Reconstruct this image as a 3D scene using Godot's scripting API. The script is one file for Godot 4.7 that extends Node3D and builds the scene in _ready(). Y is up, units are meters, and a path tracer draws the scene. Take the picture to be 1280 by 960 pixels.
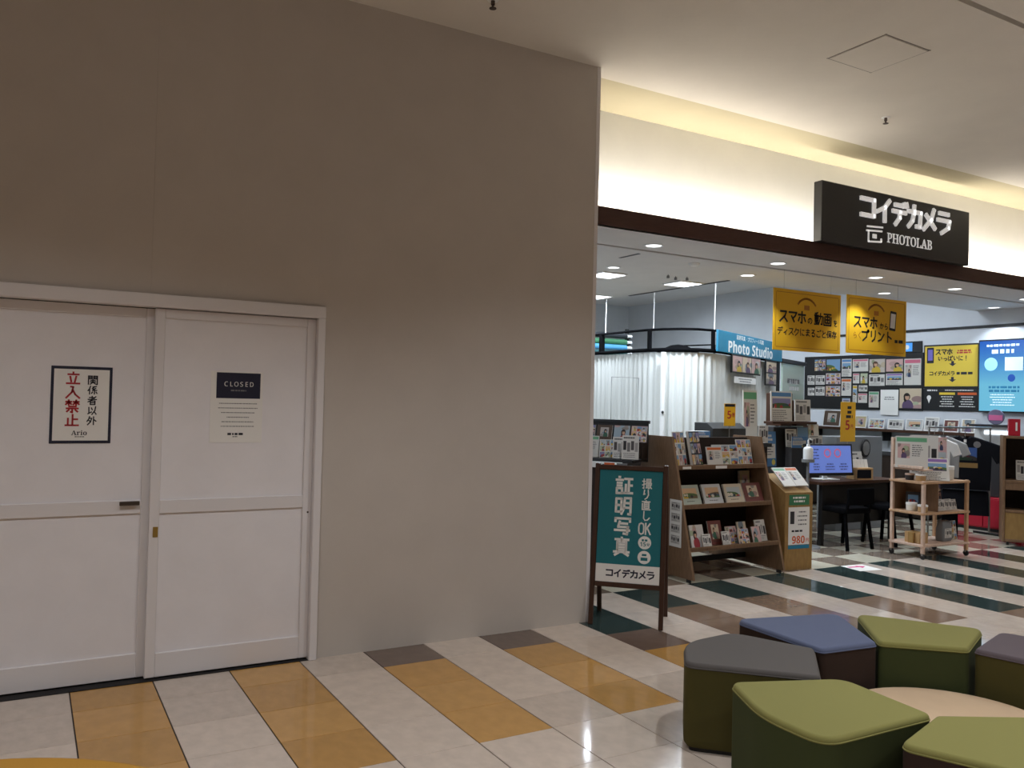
extends Node3D
# A shopping-mall corridor: a white hoarding with sliding doors, a photo shop beside it, a ring of upholstered seats.

const T := 0.4                 # floor tile pitch
const WZ := -0.325             # front face of the hoarding
const CX := 2.48               # right end of the hoarding
const CEIL := 3.98             # mall ceiling
const SC := 2.97               # shop ceiling
const SX := 10.5               # right side wall of the shop

var mats := {}
var meshes := {}
var rng := RandomNumberGenerator.new()
var glyphs := {}
var atlas_mat: StandardMaterial3D
var white_dot := Vector2(0.999, 0.999)
var serial := {}

# ---------------------------------------------------------------- helpers
func numbered(n: String) -> String:
	if not serial.has(n):
		serial[n] = 0
		return n
	serial[n] += 1
	return "%s_%03d" % [n, serial[n]]

func tag(o: Node3D, label: String, category := "", group := "", kind := "") -> Node3D:
	if label: o.set_meta("label", label)
	if category: o.set_meta("category", category)
	if group: o.set_meta("group", group)
	if kind: o.set_meta("kind", kind)
	return o

func thing(called: String, label: String, category: String, at := Vector3.ZERO, yaw := 0.0, group := "") -> Node3D:
	var o := Node3D.new()
	o.name = numbered(called)
	add_child(o)
	o.position = at
	o.rotation.y = deg_to_rad(yaw)
	return tag(o, label, category, group)

func struct(called: String, at := Vector3.ZERO, label := "") -> Node3D:
	var o := Node3D.new()
	o.name = numbered(called)
	add_child(o)
	o.position = at
	o.set_meta("kind", "structure")
	if label: o.set_meta("label", label)
	return o

func put(parent: Node3D, called: String, m: Mesh, mat: Material, at := Vector3.ZERO, rot := Vector3.ZERO) -> MeshInstance3D:
	var o := MeshInstance3D.new()
	o.name = numbered(called) if parent == self else called
	o.mesh = m
	o.material_override = mat
	parent.add_child(o, true)
	o.position = at
	o.rotation_degrees = rot
	return o

func mat(key: String, c := Color.WHITE, rough := 0.6, metal := 0.0, spec := 0.5) -> StandardMaterial3D:
	if mats.has(key): return mats[key]
	var m := StandardMaterial3D.new()
	m.resource_name = key
	m.albedo_color = c
	m.roughness = rough
	m.metallic = metal
	m.metallic_specular = spec
	mats[key] = m
	return m

func rgb(r: int, g: int, b: int) -> Color:
	return Color8(r, g, b)

func glow(key: String, c: Color, e: float) -> StandardMaterial3D:
	if mats.has(key): return mats[key]
	var m := mat(key, c, 0.5)
	m.emission_enabled = true
	m.emission = c
	m.emission_energy_multiplier = e
	return m

func noise_tex(freq: float, oct: int, lo: Color, hi: Color, sz := 512, sd := 1, typ := FastNoiseLite.TYPE_SIMPLEX_SMOOTH, normal := false, strength := 4.0) -> NoiseTexture2D:
	var n := FastNoiseLite.new()
	n.noise_type = typ
	n.seed = sd
	n.frequency = freq
	n.fractal_octaves = oct
	var t := NoiseTexture2D.new()
	t.width = sz
	t.height = sz
	t.seamless = true
	t.noise = n
	if normal:
		t.as_normal_map = true
		t.bump_strength = strength
	else:
		var g := Gradient.new()
		g.set_color(0, lo)
		g.set_color(1, hi)
		t.color_ramp = g
	return t

func textured(key: String, c: Color, rough: float, tex: Texture2D, sc: Vector3, spec := 0.5, world := true) -> StandardMaterial3D:
	var m := mat(key, c, rough, 0.0, spec)
	m.albedo_texture = tex
	m.uv1_triplanar = true
	m.uv1_world_triplanar = world
	m.uv1_scale = sc
	return m

# triangle with an explicit normal per vertex; the winding follows the normals
func tri(st: SurfaceTool, a: Vector3, b: Vector3, c: Vector3, na: Vector3, nb: Vector3, nc: Vector3, ua := Vector2.ZERO, ub := Vector2.ZERO, uc := Vector2.ZERO) -> void:
	if (b - a).cross(c - a).dot(na + nb + nc) > 0.0:
		var p := b; b = c; c = p
		var n := nb; nb = nc; nc = n
		var u := ub; ub = uc; uc = u
	st.set_normal(na); st.set_uv(ua); st.add_vertex(a)
	st.set_normal(nb); st.set_uv(ub); st.add_vertex(b)
	st.set_normal(nc); st.set_uv(uc); st.add_vertex(c)

func quad(st: SurfaceTool, a: Vector3, b: Vector3, c: Vector3, d: Vector3, n: Vector3) -> void:
	tri(st, a, b, c, n, n, n)
	tri(st, a, c, d, n, n, n)

func begin() -> SurfaceTool:
	var st := SurfaceTool.new()
	st.begin(Mesh.PRIMITIVE_TRIANGLES)
	return st

# box with chamfered edges, centred
func box(w: float, h: float, d: float, bev := 0.003) -> ArrayMesh:
	var key := "b%.4f,%.4f,%.4f,%.4f" % [w, h, d, bev]
	if meshes.has(key): return meshes[key]
	var st := begin()
	add_box(st, Vector3.ZERO, Vector3(w, h, d), bev)
	meshes[key] = st.commit()
	return meshes[key]

func add_box(st: SurfaceTool, at: Vector3, sz: Vector3, bev := 0.0, tilt := Basis.IDENTITY) -> void:
	var s := sz / 2.0
	var b := minf(bev, minf(s.x, minf(s.y, s.z)) * 0.6)
	var ax := [Vector3.RIGHT, Vector3.UP, Vector3.BACK]
	for i in 3:
		var u: Vector3 = ax[(i + 1) % 3]
		var v: Vector3 = ax[(i + 2) % 3]
		var su: float = s[(i + 1) % 3] - b
		var sv: float = s[(i + 2) % 3] - b
		for sg in [-1.0, 1.0]:
			var n: Vector3 = ax[i] * sg
			var o: Vector3 = n * s[i]
			quad(st, at + tilt * (o - u * su - v * sv), at + tilt * (o + u * su - v * sv), at + tilt * (o + u * su + v * sv), at + tilt * (o - u * su + v * sv), tilt * n)
		if b > 0.0:
			# four chamfers running along axis i
			for p in [-1.0, 1.0]:
				for q in [-1.0, 1.0]:
					var n2: Vector3 = (u * p + v * q).normalized()
					var e: Vector3 = ax[i] * (s[i] - b)
					var c1: Vector3 = u * p * (su + b) + v * q * sv
					var c2: Vector3 = u * p * su + v * q * (sv + b)
					quad(st, at + tilt * (c1 - e), at + tilt * (c1 + e), at + tilt * (c2 + e), at + tilt * (c2 - e), tilt * n2)
	if b > 0.0:
		for x in [-1.0, 1.0]:
			for y in [-1.0, 1.0]:
				for z in [-1.0, 1.0]:
					var n3 := Vector3(x, y, z).normalized()
					tri(st, at + tilt * Vector3(x * s.x, y * (s.y - b), z * (s.z - b)), at + tilt * Vector3(x * (s.x - b), y * s.y, z * (s.z - b)), at + tilt * Vector3(x * (s.x - b), y * (s.y - b), z * s.z), tilt * n3, tilt * n3, tilt * n3)

# bar between two points with a square section
func add_bar(st: SurfaceTool, a: Vector3, b: Vector3, w: float, d: float, bev := 0.002) -> void:
	var y := (b - a).normalized()
	var x := y.cross(Vector3(0, 0, 1)) if absf(y.z) < 0.9 else y.cross(Vector3(1, 0, 0))
	x = x.normalized()
	add_box(st, (a + b) / 2.0, Vector3(w, (b - a).length(), d), bev, Basis(x, y, x.cross(y)))

func bar(a: Vector3, b: Vector3, w: float, d: float) -> ArrayMesh:
	var st := begin()
	add_bar(st, a, b, w, d)
	return st.commit()

# surface of revolution about y; profile of (radius, y)
func lathe(profile: Array, n := 24, smooth := false) -> ArrayMesh:
	var st := begin()
	add_lathe(st, Vector3.ZERO, profile, n, smooth)
	return st.commit()

func add_lathe(st: SurfaceTool, at: Vector3, profile: Array, n := 24, smooth := false) -> void:
	for k in profile.size() - 1:
		var p: Vector2 = profile[k]
		var q: Vector2 = profile[k + 1]
		var nn := Vector2(q.y - p.y, p.x - q.x).normalized()
		var n0 := nn
		var n1 := nn
		if smooth:
			if k > 0:
				var r: Vector2 = profile[k - 1]
				n0 = (nn + Vector2(p.y - r.y, r.x - p.x).normalized()).normalized()
			if k < profile.size() - 2:
				var r2: Vector2 = profile[k + 2]
				n1 = (nn + Vector2(r2.y - q.y, q.x - r2.x).normalized()).normalized()
		for i in n:
			var a := TAU * i / n
			var b := TAU * (i + 1) / n
			var da := Vector3(cos(a), 0, sin(a))
			var db := Vector3(cos(b), 0, sin(b))
			var A := at + da * p.x + Vector3.UP * p.y
			var B := at + db * p.x + Vector3.UP * p.y
			var C := at + db * q.x + Vector3.UP * q.y
			var D := at + da * q.x + Vector3.UP * q.y
			var nA := da * n0.x + Vector3.UP * n0.y
			var nB := db * n0.x + Vector3.UP * n0.y
			var nC := db * n1.x + Vector3.UP * n1.y
			var nD := da * n1.x + Vector3.UP * n1.y
			if p.x > 0.0: tri(st, A, B, C, nA, nB, nC)
			if q.x > 0.0: tri(st, A, C, D, nA, nC, nD)

func tube(path: Array, r: float, n := 8, closed := false) -> ArrayMesh:
	var st := begin()
	add_tube(st, path, r, n, closed)
	return st.commit()

func add_tube(st: SurfaceTool, path: Array, r: float, n := 8, closed := false) -> void:
	var rings := []
	var norms := []
	var m := path.size()
	for i in m:
		var a: Vector3 = path[(i - 1 + m) % m] if closed or i > 0 else path[i]
		var b: Vector3 = path[(i + 1) % m] if closed or i < m - 1 else path[i]
		var t := (b - a).normalized()
		var u := t.cross(Vector3.UP) if absf(t.y) < 0.95 else t.cross(Vector3.RIGHT)
		u = u.normalized()
		var v := u.cross(t)
		var ring := []
		var nr := []
		for k in n:
			var d := u * cos(TAU * k / n) + v * sin(TAU * k / n)
			nr.append(d)
			ring.append(path[i] + d * r)
		rings.append(ring)
		norms.append(nr)
	for i in (m if closed else m - 1):
		var j := (i + 1) % m
		for k in n:
			var l := (k + 1) % n
			tri(st, rings[i][k], rings[i][l], rings[j][l], norms[i][k], norms[i][l], norms[j][l])
			tri(st, rings[i][k], rings[j][l], rings[j][k], norms[i][k], norms[j][l], norms[j][k])
	if not closed:
		for e in [0, m - 1]:
			var t2: Vector3 = (path[e] - path[1 if e == 0 else m - 2]).normalized()
			for k in n:
				tri(st, path[e], rings[e][k], rings[e][(k + 1) % n], t2, t2, t2)

func circle2(r: float, n := 24, c := Vector2.ZERO) -> PackedVector2Array:
	var p := PackedVector2Array()
	for i in n: p.append(c + Vector2(cos(TAU * i / n), sin(TAU * i / n)) * r)
	return p

func round_poly(pts: Array, radii: Array, seg := 6) -> PackedVector2Array:
	var out := PackedVector2Array()
	var m := pts.size()
	for i in m:
		var p: Vector2 = pts[i]
		var a: Vector2 = (pts[(i - 1 + m) % m] - p)
		var b: Vector2 = (pts[(i + 1) % m] - p)
		var r: float = radii[i % radii.size()]
		var da := a.normalized()
		var db := b.normalized()
		var half := absf(da.angle_to(db)) / 2.0
		var cut := minf(r / tan(half), minf(a.length(), b.length()) * 0.48)
		var A := p + da * cut
		var B := p + db * cut
		for k in seg + 1:
			var t := float(k) / seg
			out.append(A.lerp(p, t).lerp(p.lerp(B, t), t))
	return out

func vertex_normals(poly: PackedVector2Array) -> PackedVector2Array:
	var out := PackedVector2Array()
	var m := poly.size()
	var area := 0.0
	for i in m: area += poly[i].cross(poly[(i + 1) % m])
	var sg := 1.0 if area > 0.0 else -1.0
	for i in m:
		var e1 := (poly[i] - poly[(i - 1 + m) % m]).normalized()
		var e2 := (poly[(i + 1) % m] - poly[i]).normalized()
		var n := (Vector2(e1.y, -e1.x) + Vector2(e2.y, -e2.x)) * sg
		out.append(n.normalized())
	return out

# stack of inset outlines (in the xz plane): rings = [[inset, y], ...]; caps where asked
func stack(poly: PackedVector2Array, rings: Array, cap_top := true, cap_bottom := false, smooth := true) -> ArrayMesh:
	var st := begin()
	var nv := vertex_normals(poly)
	var m := poly.size()
	var P := func(k: int, i: int) -> Vector3:
		var q: Vector2 = poly[i % m] - nv[i % m] * rings[k][0]
		return Vector3(q.x, rings[k][1], q.y)
	var slope := func(k: int) -> Vector2:
		var a: Array = rings[maxi(k - 1, 0)]
		var b: Array = rings[mini(k + 1, rings.size() - 1)]
		var d := Vector2(b[0] - a[0], b[1] - a[1]).normalized()
		return Vector2(d.y, d.x)
	for k in rings.size() - 1:
		var s0: Vector2 = slope.call(k)
		var s1: Vector2 = slope.call(k + 1)
		for i in m:
			var j := (i + 1) % m
			var ni := nv[i]
			var nj := nv[j]
			if not smooth:
				var e := poly[j] - poly[i]
				var f := Vector2(e.y, -e.x).normalized()
				if f.dot(ni) < 0: f = -f
				ni = f
				nj = f
			var N := func(n: Vector2, s: Vector2) -> Vector3: return Vector3(n.x * s.x, s.y, n.y * s.x)
			tri(st, P.call(k, i), P.call(k, j), P.call(k + 1, j), N.call(ni, s0), N.call(nj, s0), N.call(nj, s1))
			tri(st, P.call(k, i), P.call(k + 1, j), P.call(k + 1, i), N.call(ni, s0), N.call(nj, s1), N.call(ni, s1))
	var idx := Geometry2D.triangulate_polygon(poly)
	for side in [0, 1]:
		if (side == 0 and not cap_bottom) or (side == 1 and not cap_top): continue
		var k2: int = 0 if side == 0 else rings.size() - 1
		var n4 := Vector3.DOWN if side == 0 else Vector3.UP
		for t in range(0, idx.size(), 3):
			tri(st, P.call(k2, idx[t]), P.call(k2, idx[t + 1]), P.call(k2, idx[t + 2]), n4, n4, n4)
	return st.commit()

# flat outline extruded along z, front face towards +z, rounded a little
func plate(poly: PackedVector2Array, depth: float, bev := 0.0) -> ArrayMesh:
	var key_mesh := stack(poly, [[0.0, 0.0], [0.0, depth - bev], [bev, depth]] if bev > 0.0 else [[0.0, 0.0], [0.0, depth]], true, true, false)
	# stack() builds in xz upwards; turn y into z and z into -y
	var a := key_mesh.surface_get_arrays(0)
	var v: PackedVector3Array = a[Mesh.ARRAY_VERTEX]
	var n: PackedVector3Array = a[Mesh.ARRAY_NORMAL]
	for i in v.size():
		v[i] = Vector3(v[i].x, v[i].z, v[i].y)
		n[i] = Vector3(n[i].x, n[i].z, n[i].y)
	for i in range(0, v.size(), 3):
		var p := v[i + 1]; v[i + 1] = v[i + 2]; v[i + 2] = p
		var q := n[i + 1]; n[i + 1] = n[i + 2]; n[i + 2] = q
	a[Mesh.ARRAY_VERTEX] = v
	a[Mesh.ARRAY_NORMAL] = n
	a[Mesh.ARRAY_TEX_UV] = null
	var out := ArrayMesh.new()
	out.add_surface_from_arrays(Mesh.PRIMITIVE_TRIANGLES, a)
	return out

# ---------------------------------------------------------------- lettering
func make_glyphs() -> void:
	glyphs = {
		"コ": [[12,20,86,20,86,82],[10,82,86,82]], "イ": [[82,10,55,38,12,58],[55,36,55,95]],
		"デ": [[20,18,66,18],[8,44,90,44],[52,44,50,68,26,94],[74,6,80,22],[90,4,96,20]],
		"カ": [[10,32,88,32,84,88,62,88],[46,8,44,40,36,68,12,92]], "メ": [[78,8,62,48,14,92],[26,32,88,84]],
		"ラ": [[18,14,82,14],[10,42,88,42,80,70,36,94]], "ス": [[16,16,78,16,64,48,10,92],[56,58,90,92]],
		"マ": [[8,18,90,18,74,44,50,64],[34,44,66,90]], "ホ": [[8,30,92,30],[50,6,50,92,38,90],[26,48,10,80],[72,46,90,80]],
		"ィ": [[74,36,52,58,20,72],[52,56,52,96]], "ク": [[36,8,26,34,8,56],[32,24,84,24,72,60,26,94]],
		"プ": [[10,24,74,24,66,62,22,94],[78,14,84,6,92,8,94,16,88,22,80,20,78,14]], "リ": [[26,12,26,58],[76,8,76,50,66,76,38,94]],
		"ン": [[16,18,42,34],[14,88,50,76,88,28]], "ト": [[36,6,36,94],[36,40,84,62]],
		"の": [[52,18,44,60,26,80,12,62,18,34,44,18,72,20,88,44,82,70,60,88]],
		"を": [[16,22,82,22],[46,6,30,48,60,46,60,66],[86,40,44,64,40,84,60,92,84,90]],
		"に": [[20,10,16,50,20,90],[48,24,86,24],[46,62,50,82,88,84]],
		"ま": [[16,22,86,22],[18,46,84,46],[52,6,52,72,38,88,20,80,28,68,52,70,86,90]],
		"る": [[24,12,74,12,26,54,62,44,86,64,74,88,48,94,32,84,44,74,62,90]],
		"ご": [[24,22,64,22],[18,64,20,86,50,92,80,86],[74,4,82,20],[90,2,98,18]],
		"と": [[30,8,42,44],[80,30,36,52,22,72,34,90,84,90]],
		"か": [[10,34,60,30,64,60,52,90,36,82],[36,8,28,52,10,90],[74,24,92,54]],
		"ら": [[40,8,60,20],[28,28,22,62,60,46,84,62,74,86,36,94]], "く": [[70,6,26,48,72,94]],
		"た": [[10,24,60,24],[34,6,12,92],[54,46,86,44],[54,70,58,86,90,88]],
		"ん": [[48,6,10,92,36,54,52,58,56,86,72,90,92,60]],
		"で": [[8,20,88,16,54,40,48,70,78,92],[70,34,78,50],[86,30,94,46]],
		"き": [[18,22,76,18],[16,44,82,38],[42,6,72,66],[26,64,28,84,50,92,76,90]],
		"り": [[30,8,24,50,36,44],[66,8,70,52,58,78,36,94]], "し": [[32,6,30,70,44,90,68,86,86,66]],
		"い": [[18,18,22,66,36,80,44,66],[72,22,86,60]], "っ": [[22,54,60,46,84,60,70,82,46,90]],
		"ぱ": [[14,10,10,50,14,90],[34,32,80,32],[58,12,58,76,46,88,34,78,46,68,84,86],[82,14,88,6,94,12,90,20,82,14]],
		"が": [[8,36,54,32,58,60,48,90,34,82],[32,10,26,52,8,90],[66,30,82,56],[74,6,80,20],[90,4,96,18]],
		"写": [[12,28,12,12,90,12,90,28],[36,26,28,56],[33,38,78,38],[28,56,80,56,76,92,58,90],[8,73,90,73]],
		"真": [[14,16,88,16],[50,4,50,28],[28,28,74,28,74,70,28,70,28,28],[28,42,74,42],[28,56,74,56],[8,80,92,80],[36,84,14,97],[64,84,88,97]],
		"明": [[12,14,12,84],[12,14,40,14,40,82,12,82],[12,48,40,48],[58,10,54,66,42,94],[58,10,90,10,90,94,78,93],[58,36,90,36],[58,60,90,60]],
		"証": [[20,5,30,5],[6,20,46,20],[12,36,40,36],[12,50,40,50],[12,64,40,64,40,90,12,90,12,64],[52,14,96,14],[76,14,76,88],[76,48,95,48],[60,42,60,88],[50,88,98,88]],
		"撮": [[22,4,22,92,12,88],[6,26,36,26],[6,62,38,50],[48,6,88,6,88,34,48,34,48,6],[48,20,88,20],[40,44,98,44],[48,44,48,86],[48,58,66,58],[48,72,66,72],[40,88,68,82],[66,44,66,96],[72,56,94,56,84,76,72,94],[76,66,98,94]],
		"直": [[10,16,90,16],[50,4,50,28],[32,28,78,28,78,76,32,76,32,28],[32,44,78,44],[32,60,78,60],[14,34,14,90,92,90]],
		"関": [[8,96,8,8,42,8,42,36,8,36],[8,22,42,22],[58,36,58,8,92,8,92,96,82,94],[58,36,92,36],[58,22,92,22],[28,54,74,54],[24,70,78,70],[50,44,50,74,26,94],[52,74,76,92]],
		"係": [[30,6,20,36,6,56],[22,34,22,94],[88,8,50,16],[66,16,48,32,70,40],[82,26,48,52],[48,52,92,50],[68,52,68,92],[50,66,40,86],[82,66,94,86]],
		"者": [[20,20,76,20],[48,4,48,40],[8,40,92,40],[84,10,46,48,10,66],[32,56,76,56,76,94,32,94,32,56],[32,74,76,74]],
		"以": [[20,14,22,76],[10,86,48,64],[44,20,54,44],[84,8,78,50,50,92],[72,62,92,90]],
		"外": [[30,6,22,34,6,58],[28,24,50,24,40,62,12,94],[20,44,38,58],[68,6,68,94],[70,38,94,56]],
		"立": [[50,4,50,20],[14,22,88,22],[30,36,38,78],[70,34,60,80],[6,88,94,88]],
		"入": [[36,10,52,12,44,50,8,92],[50,34,66,66,94,92]],
		"禁": [[6,18,46,18],[26,4,26,44],[24,20,6,40],[28,20,44,38],[54,18,94,18],[74,4,74,44],[72,20,54,40],[76,20,94,38],[26,53,76,53],[10,67,90,67],[50,67,50,96,40,92],[30,75,14,92],[68,75,86,92]],
		"止": [[54,8,54,88],[54,44,88,44],[24,36,24,88],[6,88,94,88]],
		"動": [[44,4,10,12],[4,24,52,24],[28,10,28,90],[12,35,46,35,46,63,12,63,12,35],[12,49,46,49],[10,76,48,76],[4,92,54,88],[56,30,94,30,90,90,78,88],[72,8,72,40,50,92]],
		"画": [[8,10,92,10],[50,10,50,76],[26,28,74,28,74,76,26,76,26,28],[26,52,74,52],[10,32,10,93,90,93,90,32]],
		"保": [[28,6,18,36,4,56],[20,34,20,94],[44,10,88,10,88,36,44,36,44,10],[34,54,96,54],[66,36,66,94],[62,58,34,88],[68,58,96,86]],
		"存": [[8,22,92,22],[42,4,30,42,6,70],[24,50,24,94],[46,40,82,40,64,54,64,92,52,90],[38,68,94,68]],
		"円": [[14,94,14,12,86,12,86,94,74,92],[50,12,50,52],[14,52,86,52]],
		"分": [[36,8,8,50],[62,8,92,48],[26,50,74,50,70,90,54,90],[46,50,38,74,18,92]],
		"倍": [[26,6,16,36,4,56],[18,34,18,94],[66,4,66,14],[40,16,94,16],[52,24,56,40],[82,24,76,40],[36,44,96,44],[46,56,86,56,86,94,46,94,46,56]],
		"ロ": [[16,18,84,18,84,86],[16,18,16,86],[16,82,84,82]], "フ": [[12,20,84,20,74,58,30,92]], "ル": [[30,14,28,56,10,88],[58,12,58,86,92,58]],
		"O": [[50,6,28,14,22,34,22,66,28,86,50,94,72,86,78,66,78,34,72,14,50,6]],
		"K": [[26,4,26,96],[76,6,28,58],[44,42,80,95]],
		"！": [[50,8,50,66],[50,86,50,92]], "・": [[44,50,56,50]], "ー": [[12,50,88,50]],
	}

# strokes of one line of writing; sized in metres, laid out from the top-left corner at the origin
func strokes(st: SurfaceTool, text: String, size: float, weight: float, at: Vector2, vertical := false, depth := 0.0, adv := 1.0, narrow := 1.0) -> void:
	var pen := at
	for ch in text:
		if glyphs.has(ch):
			for s in glyphs[ch]:
				var line := []
				for k in range(0, s.size(), 2):
					line.append(Vector2(pen.x + s[k] / 100.0 * size * narrow, pen.y - s[k + 1] / 100.0 * size))
				ribbon(st, line, weight * size, depth)
		if vertical: pen.y -= size * adv
		else: pen.x += size * adv * narrow

func ribbon(st: SurfaceTool, line: Array, w: float, depth: float) -> void:
	var h := w / 2.0
	for k in line.size() - 1:
		var a: Vector2 = line[k]
		var b: Vector2 = line[k + 1]
		if a.distance_to(b) < 0.00001: continue
		var d := (b - a).normalized()
		var n := Vector2(-d.y, d.x) * h
		var e := d * h * (0.75 if line.size() > 2 else 0.4)
		var c := [a - e - n, b + e - n, b + e + n, a - e + n]
		var z := maxf(depth, 0.0)
		var V := []
		for p in c: V.append(Vector3(p.x, p.y, z))
		quad(st, V[0], V[1], V[2], V[3], Vector3.BACK)
		if depth > 0.004:
			for i in 4:
				var p0: Vector3 = V[i]
				var p1: Vector3 = V[(i + 1) % 4]
				var m := (p1 - p0).normalized()
				quad(st, p0, p1, Vector3(p1.x, p1.y, 0), Vector3(p0.x, p0.y, 0), Vector3(m.y, -m.x, 0))

func jp(parent: Node3D, text: String, size: float, weight: float, at: Vector3, m: Material, vertical := false, depth := 0.0, adv := 1.0, narrow := 1.0, called := "lettering") -> MeshInstance3D:
	var st := begin()
	strokes(st, text, size, weight, Vector2.ZERO, vertical, depth, adv, narrow)
	var o := put(parent, called, st.commit(), m, at)
	if size < 0.1: o.set_meta("kind", "stuff")
	return o

func latin(parent: Node3D, text: String, em: float, at: Vector3, m: Material, bold := false, serif := false, depth := 0.001, called := "lettering") -> MeshInstance3D:
	var f := SystemFont.new()
	f.font_names = PackedStringArray(["Droid Serif" if serif else "Droid Sans"])
	f.font_weight = 700 if bold else 400
	var t := TextMesh.new()
	t.font = f
	t.text = text
	t.font_size = 64
	t.pixel_size = em / 64.0
	t.depth = depth
	return put(parent, called, t, m, at)

# small print that cannot be read in the photograph: rows of short dashes
func small_print(parent: Node3D, m: Material, at: Vector3, w: float, rows: int, pitch: float, h: float, sd: int, centred := true) -> MeshInstance3D:
	var r := RandomNumberGenerator.new()
	r.seed = sd
	var st := begin()
	for k in rows:
		var len := w * r.randf_range(0.55, 1.0)
		var x := -len / 2.0 if centred else -w / 2.0
		var end := x + len
		while x < end:
			var seg := minf(r.randf_range(h * 0.7, h * 3.2), end - x)
			var y := -k * pitch
			quad(st, Vector3(x, y, 0), Vector3(x + seg, y, 0), Vector3(x + seg, y - h, 0), Vector3(x, y - h, 0), Vector3.BACK)
			x += seg + h * 0.45
	var o := put(parent, "small_print", st.commit(), m, at)
	o.set_meta("kind", "stuff")
	return o

func disc(r: float, n := 28) -> ArrayMesh:
	return plate(circle2(r, n), 0.0006)

# ---------------------------------------------------------------- photo prints (one sheet of 8 x 8 pictures)
func ell(im: Image, cx: float, cy: float, rx: float, ry: float, c: Color) -> void:
	for y in range(int(cy - ry), int(cy + ry) + 1):
		var t := (y + 0.5 - cy) / ry
		if absf(t) >= 1.0: continue
		var w := rx * sqrt(1.0 - t * t)
		im.fill_rect(Rect2i(int(cx - w), y, maxi(1, int(2.0 * w)), 1), c)

func lines(im: Image, x: int, y: int, w: int, n: int, pitch: int, h: int, c: Color) -> void:
	for k in n:
		var u := x
		var e := x + int(w * rng.randf_range(0.6, 1.0))
		while u < e:
			var s := rng.randi_range(3, 11)
			im.fill_rect(Rect2i(u, y + k * pitch, mini(s, e - u), h), c)
			u += s + 2

func portrait(im: Image, x: int, y: int, w: int, h: int) -> void:
	var bgs := [rgb(214, 205, 200), rgb(176, 196, 214), rgb(230, 214, 190), rgb(196, 210, 180), rgb(226, 190, 190), rgb(235, 235, 238)]
	var hair := [rgb(40, 30, 28), rgb(62, 42, 34), rgb(24, 22, 26), rgb(92, 62, 44)]
	var cloth := [rgb(240, 240, 240), rgb(60, 70, 110), rgb(180, 70, 80), rgb(220, 190, 70), rgb(110, 90, 130), rgb(70, 120, 100)]
	var hc: Color = hair[rng.randi() % hair.size()]
	im.fill_rect(Rect2i(x, y, w, h), bgs[rng.randi() % bgs.size()])
	var tmp := Image.create(w, h, false, im.get_format())
	tmp.blit_rect(im, Rect2i(x, y, w, h), Vector2i.ZERO)
	var cx := w * rng.randf_range(0.3, 0.7)
	var k := rng.randf_range(0.62, 0.85)
	var hy := h * rng.randf_range(0.36, 0.5)
	for i in 4: ell(tmp, rng.randf() * w, rng.randf() * h, w * rng.randf_range(0.1, 0.3), h * rng.randf_range(0.08, 0.25), bgs[rng.randi() % bgs.size()].darkened(rng.randf() * 0.35))
	ell(tmp, cx + w * 0.04, hy + h * 0.62 * k, w * 0.34 * k, h * 0.42 * k, cloth[rng.randi() % cloth.size()])
	ell(tmp, cx, hy, w * 0.2 * k, h * 0.24 * k, hc)
	ell(tmp, cx - w * 0.1 * k, hy + h * 0.14 * k, w * 0.09 * k, h * 0.2 * k, hc)
	ell(tmp, cx + w * 0.02 * k, hy + h * 0.05 * k, w * 0.125 * k, h * 0.175 * k, rgb(222, 180, 154))
	ell(tmp, cx + w * 0.02 * k, hy - h * 0.12 * k, w * 0.14 * k, h * 0.09 * k, hc)
	im.blit_rect(tmp, Rect2i(0, 0, w, h), Vector2i(x, y))

func scenery(im: Image, x: int, y: int, w: int, h: int) -> void:
	var sky := [rgb(132, 176, 220), rgb(200, 214, 226), rgb(236, 196, 158), rgb(150, 150, 200)]
	var land := [rgb(84, 118, 64), rgb(120, 100, 70), rgb(60, 96, 120), rgb(90, 70, 110)]
	var tmp := Image.create(w, h, false, im.get_format())
	tmp.fill(sky[rng.randi() % sky.size()])
	for k in 3: ell(tmp, rng.randf() * w, h * (0.75 + 0.14 * k), w * rng.randf_range(0.35, 0.7), h * 0.28, land[rng.randi() % land.size()])
	for k in 5: ell(tmp, rng.randf() * w, h * rng.randf_range(0.55, 0.95), 4 + rng.randf() * 7, 4 + rng.randf() * 9, [rgb(232, 226, 210), rgb(190, 66, 70), rgb(236, 196, 70), rgb(50, 50, 60)][rng.randi() % 4])
	im.blit_rect(tmp, Rect2i(0, 0, w, h), Vector2i(x, y))

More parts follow.
